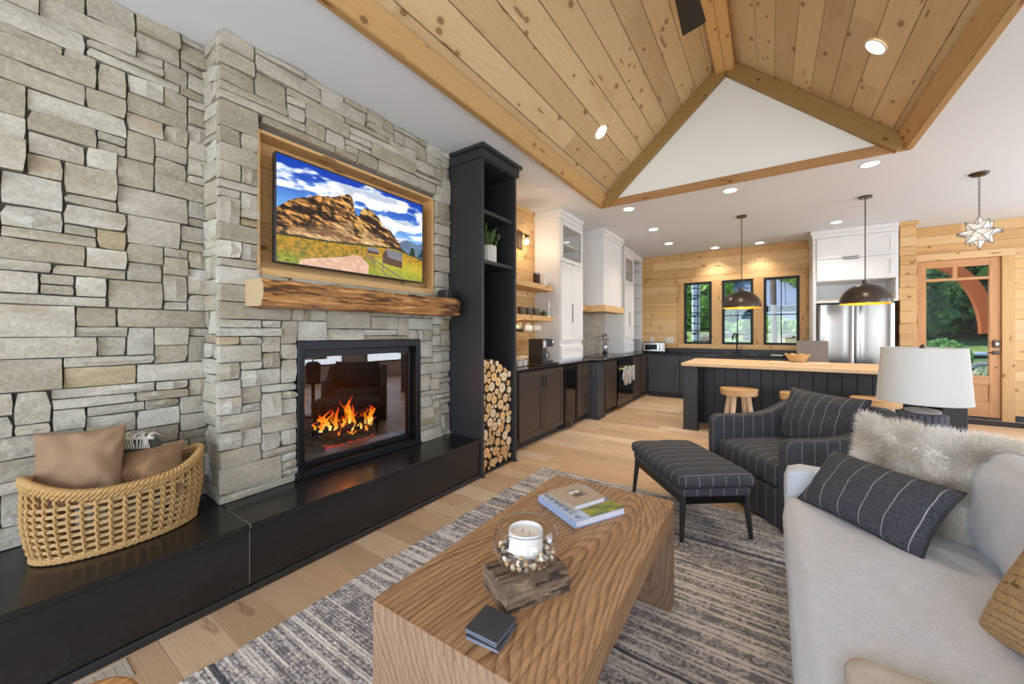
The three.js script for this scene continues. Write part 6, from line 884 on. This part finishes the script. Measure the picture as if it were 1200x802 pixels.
function shrub(label, x, z, R, n, c0, c1, size = 0.09) { const t = thing('garden_shrub', label, 'shrub', [x, gy(x, z), z], 0, 'shrubs outside'); mesh('stem', rod(V(0, -0.1, 0), V(0, R, 0), 0.03, 8), M.bark, t); foliage(t, n, () => { const a = rr(0, 6.28), e = rr(-0.3, 1), q = Math.sqrt(rr(0.2, 1)) * R; return V(q * Math.sqrt(1 - e * e) * Math.cos(a), R * 0.35 + q * e, q * Math.sqrt(1 - e * e) * Math.sin(a)); }, size, c0, c1); }
shrub('bright green rounded shrub on the lawn outside the garden door', 4.0, -15.6, 0.55, 1300, 0x5c9030, 0xc4dc70); shrub('low leafy plant beside the porch step', 3.3, -11.8, 0.28, 500, 0x6f9a40, 0xd8e4b0, 0.06); shrub('low flowering plant at the porch edge', 3.9, -12.4, 0.3, 600, 0x7fa050, 0xf0ead8, 0.06); shrub('small fern outside the garden door hinge side', 2.8, -11.9, 0.3, 500, 0x5c8030, 0xb4d070, 0.06);
for (const [x, z, R] of [[-1.3, -15.0, 0.3], [-0.75, -14.6, 0.34], [0.2, -15.2, 0.4], [0.8, -14.8, 0.34], [-0.2, -16.0, 0.45]]) shrub('leafy green plant growing on the bank outside the kitchen windows', x, z, R, 600, 0x6a9a34, 0xc8e07c, 0.07);
function boulder(label, x, z, r) { const g = new THREE.IcosahedronGeometry(r, 3), p = g.attributes.position; for (let i = 0; i < p.count; i++) { const q = V(p.getX(i), p.getY(i), p.getZ(i)), k = 1 + 0.35 * n3(q.x * 2 / r + x, q.y * 2 / r, q.z * 2 / r + z); p.setXYZ(i, q.x * k * 1.3, q.y * k * 0.7, q.z * k); } g.computeVertexNormals(); solo('garden_boulder', label, 'boulder', uvm(g), M.rock, [x, gy(x, z) + r * 0.25, z], 0, 'boulders outside'); }
for (const [x, z, r] of [[4.5, -14.6, 0.26], [5.3, -14.9, 0.3], [4.2, -12.4, 0.18], [3.5, -12.9, 0.18]]) boulder('grey lichen boulder on the lawn outside the garden door', x, z, r);
for (const [x, z, r] of [[-2.55, -13.9, 0.2], [-1.7, -13.6, 0.22], [-1.15, -14.0, 0.18], [-0.5, -13.7, 0.13], [0.45, -13.9, 0.12]]) boulder('rough rock in the border outside the kitchen windows', x, z, r);
{ // shed, low wall, road, porch brace
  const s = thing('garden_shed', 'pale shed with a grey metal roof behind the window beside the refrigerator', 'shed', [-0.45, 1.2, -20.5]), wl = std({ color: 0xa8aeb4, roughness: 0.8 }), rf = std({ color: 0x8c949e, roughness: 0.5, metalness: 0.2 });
  mesh('wall', bx(-1.9, 1.5, -0.3, 1.35, -1.6, 0, 0.01), std({ color: 0x3c4a3c, roughness: 0.9 }), s); const r = mesh('roof', merge([cb(3.9, 0.06, 2.5, 0.01)]), rf, s); r.position.set(-0.1, 2.05, -0.6); r.rotation.x = 0.65; for (let k = 0; k < 7; k++) { const m = mesh('seam', cb(0.03, 0.04, 2.5, 0.005), rf, s); m.position.set(-1.75 + k * 0.55, 2.05, -0.6); m.rotation.x = 0.65; m.translateY(0.045); }  // dark wall colour puts in the shade of the open space under the eave
  const f = thing('garden_fence', 'weathered pale board fence below the shed roof', 'fence', [0, 1.15, -19.2]); for (let k = 0; k < 22; k++) mesh('board', bx(-1.1 + k * 0.115, -1.0 + k * 0.115, 0, 0.95 + rr(-0.02, 0.02), -0.015, 0.015, 0.004), std({ color: pick([0x9aa0a4, 0x8c9298, 0xa8acac]), roughness: 0.9 }), f); mesh('rail', bx(-1.12, 1.5, 0.98, 1.04, -0.03, 0.03), wl, f);
  const rd = struct('driveway', 'pale gravel drive beyond the lawn', 'driveway', bx(2, 16, 0, 0.05, -18.9, -17.3, 0.01), std({ color: 0xb9b2ae, roughness: 1 })); rd.position.y = gy(6, -18.1) + 0.02;
  const p = thing('porch_brace', 'orange-brown timber porch post with a curved brace', 'porch post', [0, 0, -10.15]), tm = std({ map: firMap, color: 0xe0a070, roughness: 0.6 }); mesh('post', bx(3.22, 3.42, -0.06, 2.9, -0.1, 0.1, 0.008, 'y'), tm, p); const b = new THREE.Shape(), o = [], i = []; for (let k = 0; k <= 20; k++) { const t = k / 20 * 1.45, cx = 2.3, cy = 1.3; o.push([cx + 0.94 * Math.cos(t), cy + 1.45 * Math.sin(t)]); i.push([cx + 0.76 * Math.cos(t), cy + 1.25 * Math.sin(t)]); } [...i, ...o.reverse()].forEach(([x, y], k) => k ? b.lineTo(x, y) : b.moveTo(x, y)); mesh('brace', uvm(new THREE.ExtrudeGeometry(b, { depth: 0.12, bevelEnabled: true, bevelSize: 0.006, bevelThickness: 0.006, bevelSegments: 1 }).translate(0, 0, -0.06)), tm, p); mesh('beam', bx(1.6, 3.6, 2.75, 2.98, -0.1, 0.1, 0.008, 'x'), tm, p); 
}
renderer.render(scene, camera);
